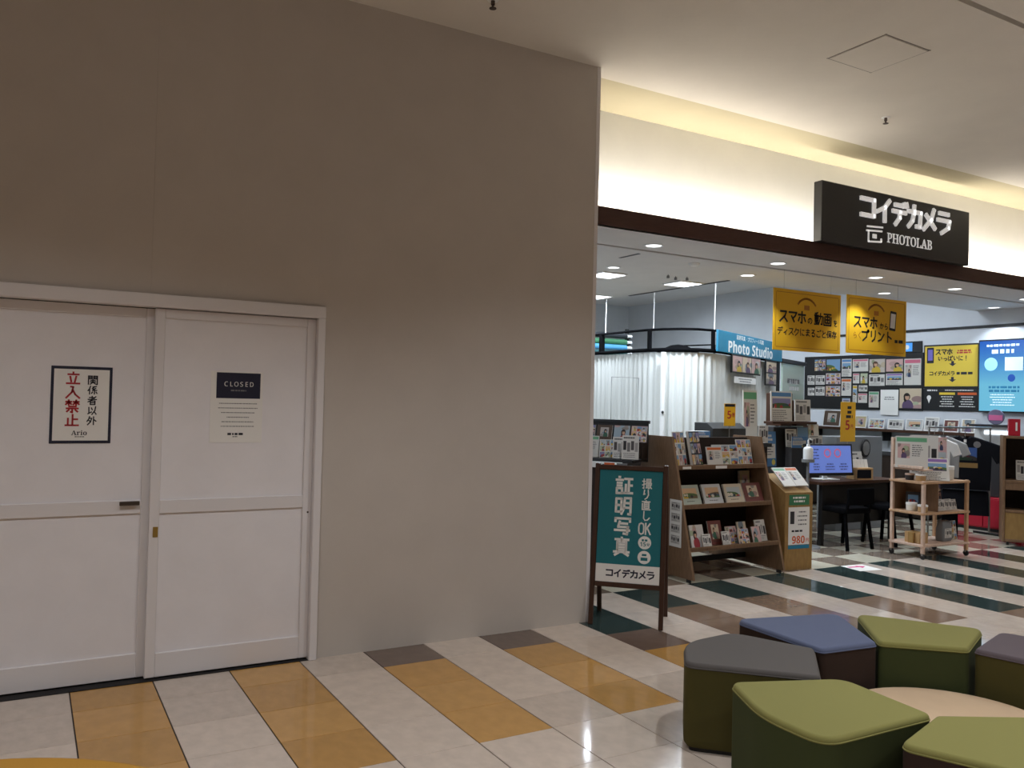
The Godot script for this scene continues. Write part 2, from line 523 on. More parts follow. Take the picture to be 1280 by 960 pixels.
func make_atlas() -> void:
	rng.seed = 77
	var im := Image.create(1056, 1056, false, Image.FORMAT_RGB8)
	im.fill(rgb(240, 240, 238))
	var tints := [rgb(96, 150, 214), rgb(226, 118, 150), rgb(244, 204, 60), rgb(120, 190, 150), rgb(150, 110, 190), rgb(230, 120, 60)]
	for r in 8:
		for c in 8:
			var x := c * 128 + 2
			var y := r * 128 + 2
			var w := 124
			match r:
				0, 1: portrait(im, x, y, w, w)
				2: scenery(im, x, y, w, w)
				3:  # page with a heading, a picture and print
					im.fill_rect(Rect2i(x, y, w, w), rgb(238, 238, 236))
					im.fill_rect(Rect2i(x + 6, y + 6, w - 12, 16), tints[c % 6])
					if c % 2: portrait(im, x + 10, y + 30, 46, 56)
					else: scenery(im, x + 10, y + 30, 104, 40)
					lines(im, x + (64 if c % 2 else 10), y + (34 if c % 2 else 78), 48 if c % 2 else 104, 6, 8, 3, rgb(90, 90, 96))
				4:  # sheet of many small pictures
					im.fill_rect(Rect2i(x, y, w, w), [rgb(246, 244, 240), rgb(222, 206, 226), rgb(40, 36, 44), rgb(232, 190, 196)][c % 4])
					for a in 3:
						for b in 3:
							if (a + b + c) % 2: portrait(im, x + 5 + a * 40, y + 5 + b * 40, 35, 35)
							else: scenery(im, x + 5 + a * 40, y + 5 + b * 40, 35, 35)
				5:  # album cover: a picture with a broad border
					im.fill_rect(Rect2i(x, y, w, w), [rgb(226, 214, 194), rgb(96, 74, 58), rgb(220, 224, 230), rgb(126, 70, 66), rgb(64, 62, 70), rgb(214, 200, 160), rgb(196, 208, 196), rgb(236, 234, 230)][c])
					if c % 2: portrait(im, x + 28, y + 20, 68, 74)
					else: scenery(im, x + 18, y + 22, 88, 64)
					lines(im, x + 34, y + 102, 60, 1, 6, 4, rgb(70, 60, 60))
				6:  # coloured leaflet
					im.fill_rect(Rect2i(x, y, w, w), tints[c % 6])
					im.fill_rect(Rect2i(x + 8, y + 44, w - 16, 50), rgb(244, 244, 244))
					lines(im, x + 12, y + 12, 100, 2, 13, 8, rgb(250, 250, 250))
					lines(im, x + 14, y + 52, 92, 4, 9, 3, rgb(60, 64, 90))
					ell(im, x + 96, y + 108, 18, 10, rgb(250, 236, 120))
				7:  # black-and-white card
					im.fill_rect(Rect2i(x, y, w, w), rgb(236, 236, 236))
					lines(im, x + 12, y + 10, 96, 1, 10, 7, rgb(40, 40, 44))
					for k in 4: im.fill_rect(Rect2i(x + 10 + k * 28, y + 30 + (k % 2) * 8, 22, 46), [rgb(52, 50, 54), rgb(128, 126, 130), rgb(84, 80, 84), rgb(170, 168, 170)][(k + c) % 4])
					lines(im, x + 12, y + 92, 100, 3, 9, 3, rgb(110, 110, 114))
	var t := ImageTexture.create_from_image(im)
	atlas_mat = mat("printed_pictures", rgb(222, 218, 212), 0.4)
	atlas_mat.albedo_texture = t
	atlas_mat.resource_name = "printed_pictures"

# card with a picture from the sheet on its front (+z); the rest is white card
func card(w: float, h: float, t: float, cell: Vector2i) -> ArrayMesh:
	var key := "c%.3f,%.3f,%.3f,%d,%d" % [w, h, t, cell.x, cell.y]
	if meshes.has(key): return meshes[key]
	var st := begin()
	var a := w / 2.0
	var b := h / 2.0
	var u0 := (cell.x * 128 + 3) / 1056.0
	var u1 := (cell.x * 128 + 125) / 1056.0
	var v0 := (cell.y * 128 + 3) / 1056.0
	var v1 := (cell.y * 128 + 125) / 1056.0
	var P := [Vector3(-a, -b, t), Vector3(a, -b, t), Vector3(a, b, t), Vector3(-a, b, t)]
	var U := [Vector2(u0, v1), Vector2(u1, v1), Vector2(u1, v0), Vector2(u0, v0)]
	var n := Vector3.BACK
	tri(st, P[0], P[1], P[2], n, n, n, U[0], U[1], U[2])
	tri(st, P[0], P[2], P[3], n, n, n, U[0], U[2], U[3])
	var w2 := white_dot
	for i in 4:
		var p: Vector3 = P[i]
		var q: Vector3 = P[(i + 1) % 4]
		var d := (q - p).normalized()
		var m := Vector3(d.y, -d.x, 0)
		var p0 := Vector3(p.x, p.y, 0)
		var q0 := Vector3(q.x, q.y, 0)
		tri(st, p, q, q0, m, m, m, w2, w2, w2)
		tri(st, p, q0, p0, m, m, m, w2, w2, w2)
	n = Vector3.FORWARD
	tri(st, Vector3(-a, -b, 0), Vector3(a, -b, 0), Vector3(a, b, 0), n, n, n, w2, w2, w2)
	tri(st, Vector3(-a, -b, 0), Vector3(a, b, 0), Vector3(-a, b, 0), n, n, n, w2, w2, w2)
	meshes[key] = st.commit()
	return meshes[key]

# ---------------------------------------------------------------- scene
func _ready() -> void:
	set_camera_and_light()
	make_glyphs()
	make_atlas()
	make_materials()
	build_floor()
	build_shell()
	build_hoarding()
	build_facade()
	build_shop_ceiling()
	build_shop_walls()
	build_booth()
	build_hanging_signs()
	build_easel_sign()
	build_racks()
	build_leaflet_box()
	build_counter_and_desk()
	build_cart()
	build_clothes_corner()
	build_seats()

func set_camera_and_light() -> void:
	var cam := Camera3D.new()
	cam.name = "camera"
	cam.position = Vector3(-1.0348, 1.5686, 4.6070)
	cam.rotation = Vector3(0.0187464, -0.5223927, 0.0243149)
	cam.fov = rad_to_deg(2.0 * atan(480.0 / 1051.05))
	cam.near = 0.05
	cam.far = 60.0
	add_child(cam)
	cam.current = true
	var we := WorldEnvironment.new()
	we.name = "environment"
	var e := Environment.new()
	e.background_mode = Environment.BG_COLOR
	e.background_color = Color.BLACK
	e.tonemap_mode = Environment.TONE_MAPPER_LINEAR
	e.tonemap_exposure = 1.0
	e.sdfgi_enabled = true
	e.ssao_enabled = true
	e.ssil_enabled = true
	we.environment = e
	add_child(we)
	# recessed downlights of the mall corridor, above and behind the camera
	for x in [-4.6, -1.2, 2.2, 5.6, 9.0, 12.4]:
		for z in [2.7, 5.9]:
			ceiling_lamp("corridor_downlight", Vector3(x, CEIL, z), 0.09, MALL_E * (1.08 if z < 4.0 else 0.65), MALL_C, 64.0, "round recessed downlight in the mall corridor ceiling", "corridor downlights")

const MALL_E := 4.9
const SHOP_E := 1.15
const MALL_C := Color(0.985, 0.99, 1.0)
const SHOP_C := Color(0.9, 0.95, 1.0)

func ceiling_lamp(called: String, at: Vector3, r: float, e: float, c: Color, angle: float, label: String, group: String) -> void:
	var t := thing(called, label, "light", at, 0.0, group)
	put(t, "trim_ring", lathe([Vector2(r, -0.001), Vector2(r + 0.002, -0.007), Vector2(r + 0.018, -0.007), Vector2(r + 0.021, -0.001)], 28), mat("lamp_trim", rgb(226, 226, 224), 0.4))
	put(t, "diffuser", lathe([Vector2(0.0, -0.0035), Vector2(r * 0.9, -0.0035), Vector2(r, -0.001)], 28), glow("lamp_glow_%.2f" % c.b, c, 2.6))
	var l := SpotLight3D.new()
	l.name = "lamp"
	l.light_color = c
	l.light_energy = e
	l.light_size = r * 0.8
	l.spot_angle = angle
	l.spot_angle_attenuation = 0.45
	l.spot_range = 20.0
	l.spot_attenuation = 2.0
	l.shadow_enabled = true
	t.add_child(l)
	l.position = Vector3(0, -0.012, 0)
	l.rotation_degrees = Vector3(-90, 0, 0)

func make_materials() -> void:
	var soft := noise_tex(0.012, 4, Color(0.975, 0.975, 0.975), Color(1, 1, 1), 512, 3)
	var cloud := noise_tex(0.02, 5, Color(0.93, 0.93, 0.93), Color(1, 1, 1), 512, 9)
	var grain := noise_tex(0.03, 4, Color(0.86, 0.86, 0.86), Color(1, 1, 1), 512, 5)
	var weave := noise_tex(0.35, 2, Color(0.82, 0.82, 0.82), Color(1, 1, 1), 512, 11)
	var tile := {"white": rgb(220, 205, 192), "yellow": rgb(204, 156, 88), "dark": rgb(118, 100, 90), "green": rgb(52, 68, 66), "brown": rgb(140, 116, 98), "cream": rgb(216, 210, 190), "taupe": rgb(138, 122, 108)}
	for k in tile:
		for v in 3:
			var c: Color = tile[k]
			c = c.lightened(0.03) if v == 1 else c.darkened(0.05) if v == 2 else c
			var m := textured("tile_%s_%d" % [k, v], c, 0.17, cloud, Vector3(0.9 + 0.2 * v, 1.0, 0.8), 0.5)
			m.roughness = 0.085
	textured("grout", rgb(58, 50, 46), 0.9, soft, Vector3.ONE)
	textured("hoarding", rgb(202, 194, 186), 0.62, soft, Vector3(0.35, 0.35, 0.35), 0.3)
	textured("ceiling", rgb(226, 220, 210), 0.9, soft, Vector3(0.3, 0.3, 0.3), 0.2)
	textured("cream_ceiling", rgb(194, 184, 156), 0.9, soft, Vector3(0.3, 0.3, 0.3), 0.2)
	textured("white_wall", rgb(236, 234, 228), 0.85, soft, Vector3(0.3, 0.3, 0.3), 0.2)
	textured("taupe_wall", rgb(120, 108, 96), 0.8, soft, Vector3(0.3, 0.3, 0.3), 0.2)
	textured("shop_wall", rgb(222, 226, 232), 0.85, soft, Vector3(0.4, 0.4, 0.4), 0.2)
	textured("shop_ceiling", rgb(226, 224, 222), 0.9, soft, Vector3(0.4, 0.4, 0.4), 0.2)
	textured("door_panel", rgb(240, 237, 240), 0.42, soft, Vector3(0.5, 0.5, 0.5), 0.4)
	mat("door_rail", rgb(228, 224, 225), 0.45)
	mat("door_shadow_gap", rgb(28, 26, 28), 0.9)
	textured("beam", rgb(74, 48, 42), 0.5, grain, Vector3(0.4, 3.0, 3.0), 0.4)
	mat("black", rgb(22, 22, 24), 0.45)
	mat("matte_black", rgb(16, 16, 18), 0.95, 0.0, 0.1)
	mat("black_sign", rgb(36, 36, 37), 0.35)
	mat("charcoal", rgb(48, 46, 48), 0.6)
	mat("white_paint", rgb(240, 240, 238), 0.5)
	mat("paper", rgb(238, 236, 232), 0.6)
	mat("grey_print", rgb(120, 118, 120), 0.7)
	mat("ink", rgb(24, 24, 34), 0.6)
	mat("navy", rgb(26, 28, 52), 0.5)
	mat("red_ink", rgb(178, 38, 46), 0.6)
	mat("orange_ink", rgb(214, 96, 40), 0.6)
	mat("teal", rgb(22, 112, 122), 0.45)
	mat("studio_blue", rgb(28, 124, 158), 0.45)
	mat("sign_yellow", rgb(232, 178, 34), 0.5)
	mat("poster_yellow", rgb(226, 196, 64), 0.5)
	mat("sign_brown", rgb(176, 112, 34), 0.5)
	mat("pale_green_glass", rgb(196, 214, 202), 0.2)
	mat("steel", rgb(168, 168, 166), 0.3, 0.9)
	mat("dark_steel", rgb(96, 86, 80), 0.35, 0.8)
	mat("brass", rgb(176, 146, 78), 0.35, 0.8)
	textured("dark_wood", rgb(74, 48, 34), 0.5, grain, Vector3(3.0, 0.5, 3.0), 0.4)
	textured("rack_wood", rgb(138, 108, 82), 0.5, grain, Vector3(3.0, 0.5, 3.0), 0.4)
	textured("rack_back", rgb(54, 43, 37), 0.6, grain, Vector3(3.0, 0.5, 3.0), 0.3)
	textured("pine", rgb(204, 164, 128), 0.5, grain, Vector3(2.0, 0.6, 2.0), 0.4)
	textured("pink_pine", rgb(222, 192, 172), 0.5, grain, Vector3(2.0, 0.6, 2.0), 0.4)
	textured("board_tan", rgb(168, 134, 84), 0.6, grain, Vector3(2.0, 0.5, 2.0), 0.3)
	textured("platform", rgb(212, 186, 156), 0.5, soft, Vector3(1, 1, 1), 0.4)
	textured("curtain", rgb(238, 240, 236), 0.9, weave, Vector3(1.5, 1.5, 1.5), 0.1)
	var cv: StandardMaterial3D = mats["curtain"]
	cv.backlight_enabled = true
	cv.backlight = Color(0.28, 0.28, 0.28)
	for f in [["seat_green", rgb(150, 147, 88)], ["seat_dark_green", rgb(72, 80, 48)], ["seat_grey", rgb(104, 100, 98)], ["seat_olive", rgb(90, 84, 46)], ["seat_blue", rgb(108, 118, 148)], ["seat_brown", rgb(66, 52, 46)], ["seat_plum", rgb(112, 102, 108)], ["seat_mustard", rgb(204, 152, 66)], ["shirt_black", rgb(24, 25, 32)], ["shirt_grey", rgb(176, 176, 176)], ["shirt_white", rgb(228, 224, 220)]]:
		var m := textured(f[0], f[1], 0.85, weave, Vector3(2.0, 2.0, 2.0), 0.25)
		m.rim_enabled = true
		m.rim = 0.25
		m.rim_tint = 0.6
	mat("roll_green", rgb(60, 122, 84), 0.7)
	mat("roll_blue", rgb(82, 158, 206), 0.7)
	mat("roll_teal", rgb(34, 82, 86), 0.7)
	mat("roll_dark", rgb(40, 44, 50), 0.7)
	mat("red_cabinet", rgb(176, 26, 48), 0.4)
	mat("kraft", rgb(186, 150, 104), 0.8)
	mat("pot_white", rgb(224, 220, 210), 0.5)
	mat("soap", rgb(244, 246, 246), 0.3)
	mat("grey_plastic", rgb(120, 122, 124), 0.5)
	mat("printer_grey", rgb(62, 62, 62), 0.85, 0.0, 0.25)

# ---------------------------------------------------------------- floor
func tile_kind(i: int, j: int) -> String:
	if j < -3: return "cream" if (i + j) % 2 == 0 else "taupe"
	if i % 2 != 0: return "white"
	# rows where green turns to brown, brown to yellow, and where the colour stops
	var g := -1
	var d := 0
	var e := 3
	if i <= 0: g = -9; d = -9; e = 3 if i == 0 else 4
	elif i == 2 or i == 4: g = -9; d = 0; e = 3
	elif i == 6: g = 0; d = 1; e = 2
	elif i == 8: g = -1; d = 2; e = 2
	elif i == 10: g = -1; d = 2; e = 2
	elif i == 12: g = 0; d = 2; e = 2
	elif i == 14: g = 2; d = 4; e = 4
	else: g = 3; d = 5; e = 5
	if j >= e: return "white"
	if j < g: return "green"
	if j < d: return "brown" if i >= 8 else "dark"
	return "yellow"

func build_floor() -> void:
	var f := struct("floor", Vector3.ZERO, "polished tile floor with yellow, green and brown stripes on cream")
	put(f, "slab", box(24, 0.2, 21, 0.0), mats["grout"], Vector3(3.5, -0.1045, -1.2))
	var rest := {}
	var n := 0
	var r := RandomNumberGenerator.new()
	r.seed = 5
	for j in range(-28, 22):
		for i in range(-20, 38):
			var z0 := j * T
			var z1 := z0 + T
			# the tiles in front of the shop line stop half-way at z = -1.0
			if j == -3: z0 = -1.0
			if j < -3:
				z0 = -1.0 + (j + 3) * T
				z1 = z0 + T
			var x0 := i * T
			if x0 < 2.4 and z1 < WZ: continue
			if x0 > SX and z1 < -1.3: continue
			var kind := tile_kind(i, j)
			var v := r.randi() % 3
			var sz := Vector3(T - 0.006, 0.02, z1 - z0 - 0.0035)
			var at := Vector3(x0 + T / 2, -0.01, (z0 + z1) / 2)
			var near := (i >= -3 and i <= 6 and j >= -1 and j <= 3) or (i >= 6 and i <= 9 and j >= -3 and j <= 5) or (i >= 10 and i <= 20 and j >= -3 and j <= 4 and j >= -3 + maxi(0, 0)) or (i >= 14 and i <= 24 and j >= -6 and j <= -4) or (i >= 10 and i <= 13 and j >= -5 and j <= -4) or (i >= 21 and i <= 24 and j >= -3 and j <= 1)
			if near and n < 300:
				n += 1
				put(f, "tile", box(sz.x, sz.y, sz.z, 0.0012), mats["tile_%s_%d" % [kind, v]], at)
			else:
				if not rest.has(kind): rest[kind] = begin()
				add_box(rest[kind], at, sz)
	for kind in rest:
		var o := put(f, "outer_tiles", rest[kind].commit(), mats["tile_%s_0" % kind])
		o.set_meta("kind", "stuff")

# ---------------------------------------------------------------- mall shell
func build_shell() -> void:
	var c := struct("ceiling", Vector3.ZERO, "pale mall ceiling with an access hatch and a dark slot")
	# the slot at z = 1.65 is a real gap between two ceiling boards
	put(c, "ceiling_board", box(24, 0.2, 2.115, 0.0), mats["ceiling"], Vector3(3.5, CEIL + 0.1, 0.5825))
	put(c, "ceiling_board", box(24, 0.2, 7.62, 0.0), mats["ceiling"], Vector3(3.5, CEIL + 0.1, 5.49))
	put(c, "slot_bottom", box(24, 0.05, 0.06, 0.0), mats["charcoal"], Vector3(3.5, CEIL + 0.16, 1.66))
	put(c, "cream_strip", box(24, 0.2, 1.2, 0.0), mats["cream_ceiling"], Vector3(3.5, CEIL + 0.104, -1.075))
	# inspection hatch: a board with a narrow gap around it
	var h := thing("access_hatch", "square flush inspection hatch in the mall ceiling", "hatch", Vector3(3.91, CEIL, 0.9))
	put(h, "hatch_lid", box(0.44, 0.006, 0.44, 0.002), mats["ceiling"], Vector3(0, -0.003, 0))
	for s in [[0, -0.227, 0.47, 0.006], [0, 0.227, 0.47, 0.006], [-0.227, 0, 0.006, 0.47], [0.227, 0, 0.006, 0.47]]:
		put(h, "hatch_frame", box(s[2], 0.003, s[3], 0.0005), mat("hatch_gap", rgb(150, 144, 136), 0.9), Vector3(s[0], -0.0015, s[1]))
	var k := 0
	for p in [Vector3(5.05, CEIL, 0.13), Vector3(1.33, CEIL, 0.157)]:
		var s := thing("sprinkler", ["small metal sprinkler head on the ceiling before the cream strip", "dark sprinkler head on the ceiling above the blank hoarding"][k], "sprinkler", p, 0.0, "ceiling sprinklers")
		put(s, "escutcheon", lathe([Vector2(0.0, -0.006), Vector2(0.03, -0.006), Vector2(0.036, 0.0)], 20), mats["white_paint"])
		put(s, "nozzle", lathe([Vector2(0.012, -0.006), Vector2(0.012, -0.03), Vector2(0.006, -0.034), Vector2(0.006, -0.048), Vector2(0.022, -0.05), Vector2(0.022, -0.053), Vector2(0.0, -0.053)], 16), mats["dark_steel"])
		k += 1
	for w in [["wall_rear", Vector3(3.5, 2, 9.35), Vector3(24, 4.2, 0.2)], ["wall_corridor_end", Vector3(-8.5, 2, 4), Vector3(0.2, 4.2, 11)], ["wall_corridor_far", Vector3(15.5, 2, 4), Vector3(0.2, 4.2, 11.4)]]:
		var o := struct(w[0])
		put(o, "wall_face", box(w[2].x, w[2].y, w[2].z, 0.0), mats["taupe_wall"], w[1])

# ---------------------------------------------------------------- hoarding with its doors
func build_hoarding() -> void:
	var w := struct("wall_front", Vector3.ZERO, "plain pale grey hoarding closing off an empty shop unit")
	# boards 0.94 wide, standing 2 mm apart; the door opening is left free
	var edges := [-8.4, -7.07, -6.13, -5.19, -4.25, -3.31, -2.37, -1.43]
	for i in edges.size() - 1: hoard(w, edges[i], edges[i + 1], 0.0, CEIL)
	hoard(w, -1.43, -0.47, 2.06, CEIL)
	hoard(w, -0.47, 0.46, 2.06, CEIL)
	hoard(w, 0.46, 1.47, 0.0, CEIL)
	hoard(w, 1.47, CX - 0.004, 0.0, CEIL)
	put(w, "return_board", box(0.06, CEIL, 0.72, 0.0), mats["hoarding"], Vector3(CX - 0.032, CEIL / 2, WZ - 0.06 - 0.36))
	var t := struct("trim_1", Vector3.ZERO, "pale metal angle along the hoarding corner")
	put(t, "corner_angle", box(0.028, CEIL, 0.003, 0.0008), mats["door_rail"], Vector3(CX - 0.014, CEIL / 2, WZ + 0.0015))
	put(t, "corner_angle", box(0.003, CEIL, 0.028, 0.0008), mats["door_rail"], Vector3(CX + 0.0015, CEIL / 2, WZ - 0.011))
	# sliding doors
	var d := struct("door_1", Vector3(0, 0, WZ), "pair of white sliding doors in a white frame")
	put(d, "door_frame", box(3.1, 0.07, 0.11, 0.004), mats["door_rail"], Vector3(-1.055, 2.06, -0.02))
	put(d, "door_frame", box(0.046, 2.025, 0.11, 0.004), mats["door_rail"], Vector3(0.472, 1.0125, -0.02))
	put(d, "sill_gap", box(3.0, 0.004, 0.09, 0.0), mats["door_shadow_gap"], Vector3(-1.05, 0.002, -0.025))
	leaf(d, -0.443, 0.449, 0.0, true)
	leaf(d, -1.35, -0.43, -0.042, false)
	# notices
	var p := thing("no_entry_notice", "framed no-entry notice with red and black Japanese characters on the door", "notice", Vector3(-0.786, 1.486, WZ - 0.060))
	put(p, "notice_board", box(0.29, 0.406, 0.004, 0.001), mats["navy"], Vector3(0, 0, 0.002))
	put(p, "notice_sheet", box(0.262, 0.376, 0.001, 0.0), mats["paper"], Vector3(0, 0, 0.0047))
	jp(p, "立入禁止", 0.072, 0.125, Vector3(-0.078, 0.176, 0.0058), mats["red_ink"], true, 0.0, 1.02, 1.0)
	jp(p, "関係者以外", 0.05, 0.12, Vector3(0.026, 0.158, 0.0058), mats["ink"], true, 0.0, 1.08, 1.0)
	latin(p, "Ario", 0.034, Vector3(-0.006, -0.148, 0.0058), mats["ink"], true, true, 0.0005, "logo")
	small_print(p, mats["ink"], Vector3(-0.004, -0.166, 0.0058), 0.06, 1, 0.01, 0.004, 8)
	var q := thing("closed_notice", "white closed notice with a black heading block on the door", "notice", Vector3(0.003, 1.489, WZ - 0.0178))
	put(q, "notice_sheet", box(0.29, 0.405, 0.002, 0.0005), mats["paper"], Vector3(0, 0, 0.001))
	put(q, "heading_block", box(0.244, 0.146, 0.0006, 0.0), mats["navy"], Vector3(0.008, 0.122, 0.0024))
	var x := -0.07
	for ch in "CLOSED":
		latin(q, ch, 0.037, Vector3(x + 0.008, 0.13, 0.003), mats["paper"], false, false, 0.0004)
		x += 0.0285
	small_print(q, mats["grey_print"], Vector3(0.008, 0.098, 0.0032), 0.11, 1, 0.01, 0.008, 3)
	small_print(q, mats["grey_print"], Vector3(0.008, 0.022, 0.0025), 0.22, 6, 0.026, 0.0045, 4)
	small_print(q, mats["ink"], Vector3(-0.004, -0.148, 0.0025), 0.09, 1, 0.02, 0.012, 12)
	small_print(q, mats["grey_print"], Vector3(-0.004, -0.166, 0.0025), 0.05, 1, 0.02, 0.006, 13)

func hoard(w: Node3D, x0: float, x1: float, y0: float, y1: float) -> void:
	var gap := 0.0009 if x1 == -0.47 else 0.0002
	put(w, "board", box(x1 - x0 - gap, y1 - y0, 0.06, 0.0), mats["hoarding"], Vector3((x0 + x1) / 2, (y0 + y1) / 2, WZ - 0.03))

func leaf(d: Node3D, x0: float, x1: float, z: float, lock: bool) -> void:
	var l := Node3D.new()
	l.name = "door_leaf"
	d.add_child(l, true)
	l.position = Vector3((x0 + x1) / 2, 0.012, z)
	var w := x1 - x0
	var rail: StandardMaterial3D = mats["door_rail"]
	put(l, "stile", box(0.052, 2.008, 0.03, 0.003), rail, Vector3(-w / 2 + 0.026, 1.004, -0.02))
	put(l, "stile", box(0.052, 2.008, 0.03, 0.003), rail, Vector3(w / 2 - 0.026, 1.004, -0.02))
	put(l, "rail", box(w - 0.104, 0.05, 0.028, 0.003), rail, Vector3(0, 1.983, -0.02))
	put(l, "rail", box(w - 0.104, 0.074, 0.028, 0.003), rail, Vector3(0, 0.925, -0.02))
	put(l, "rail", box(w - 0.104, 0.13, 0.028, 0.003), rail, Vector3(0, 0.065, -0.02))
	put(l, "panel", box(w - 0.1, 1.0, 0.012, 0.001), mats["door_panel"], Vector3(0, 1.46, -0.024))
	put(l, "panel", box(w - 0.1, 0.762, 0.012, 0.001), mats["door_panel"], Vector3(0, 0.51, -0.024))
	if lock:
		put(l, "lock_plate", box(0.026, 0.056, 0.004, 0.001), mats["brass"], Vector3(-w / 2 + 0.034, 0.79, -0.003))
		put(l, "screw", lathe([Vector2(0.006, 0.0), Vector2(0.005, 0.002), Vector2(0, 0.002)], 12), mats["dark_steel"], Vector3(w / 2 - 0.02, 0.86, -0.005), Vector3(90, 0, 0))
	else:
		var h := put(l, "handle", box(0.1, 0.022, 0.012, 0.003), mats["dark_steel"], Vector3(w / 2 - 0.11, 0.948, 0.018))
		put(h, "handle_post", box(0.014, 0.014, 0.022, 0.002), mats["dark_steel"], Vector3(0.03, 0, -0.014))

# ---------------------------------------------------------------- shop front band
func build_facade() -> void:
	var w := struct("wall_fascia", Vector3.ZERO, "white wash-lit wall band above the shop opening")
	put(w, "wall_face", box(13.4, 0.99, 0.12, 0.0), mats["white_wall"], Vector3(8.76, 3.495, -1.115))
	put(w, "trough_floor", box(13.1, 0.01, 0.22, 0.0), mats["white_wall"], Vector3(8.95, 3.001, -0.945))
	var b := struct("trim_2", Vector3.ZERO, "dark brown beam over the shop opening")
	put(b, "beam", box(13.0, 0.15, 0.05, 0.004), mats["beam"], Vector3(9.02, 3.045, -0.825))
	# light strip lying in the trough behind the beam
	var s := thing("cove_light_strip", "hidden light strip behind the brown beam washing the white band", "light", Vector3(8.95, 3.075, -0.9))
	put(s, "strip_body", box(12.6, 0.07, 0.03, 0.002), mats["white_paint"], Vector3(0, -0.03, 0.002))
	put(s, "strip_lens", box(12.6, 0.006, 0.022, 0.001), glow("strip_glow", Color(1.0, 0.96, 0.9), 3.0), Vector3(0, 0.008, 0))
	for k in 4:
		var l := AreaLight3D.new()
		l.name = "strip_light"
		l.area_size = Vector2(3.1, 0.03)
		l.area_normalize_energy = true
		l.light_color = Color(1.0, 0.975, 0.93)
		l.light_energy = COVE_E
		l.area_range = 20.0
		l.shadow_enabled = true
		s.add_child(l, true)
		l.position = Vector3(-4.7 + 3.13 * k, 0.02, -0.004)
		l.rotation_degrees = Vector3(70, 0, 0)
	# shop sign standing on the beam
	var g := thing("shop_sign", "black box sign with white katakana and PHOTOLAB lettering on the beam", "sign", Vector3(6.46, 3.4, -0.77))
	put(g, "sign_box", box(2.3, 0.57, 0.1, 0.006), mats["black_sign"])
	jp(g, "コイデカメラ", 0.252, 0.16, Vector3(-0.64, 0.24, 0.05), glow("lit_letters", Color(1, 1, 1), 0.3), false, 0.02, 0.955, 1.0)
	latin(g, "PHOTOLAB", 0.132, Vector3(0.15, -0.145, 0.052), mats["lit_letters"], false, true, 0.008)
	var st := begin()
	for p in [[-0.42, -0.07, -0.19, -0.055], [-0.43, -0.11, -0.2, -0.095], [-0.4, -0.11, -0.4, -0.215], [-0.4, -0.215, -0.21, -0.2], [-0.21, -0.2, -0.21, -0.17], [-0.33, -0.155, -0.29, -0.155]]:
		ribbon(st, [Vector2(p[0], p[1]), Vector2(p[2], p[3])], 0.016 if p[0] != -0.33 else 0.04, 0.008)
	put(g, "logo", st.commit(), mats["lit_letters"], Vector3(-0.09, 0, 0.05))

const COVE_E := 2.8

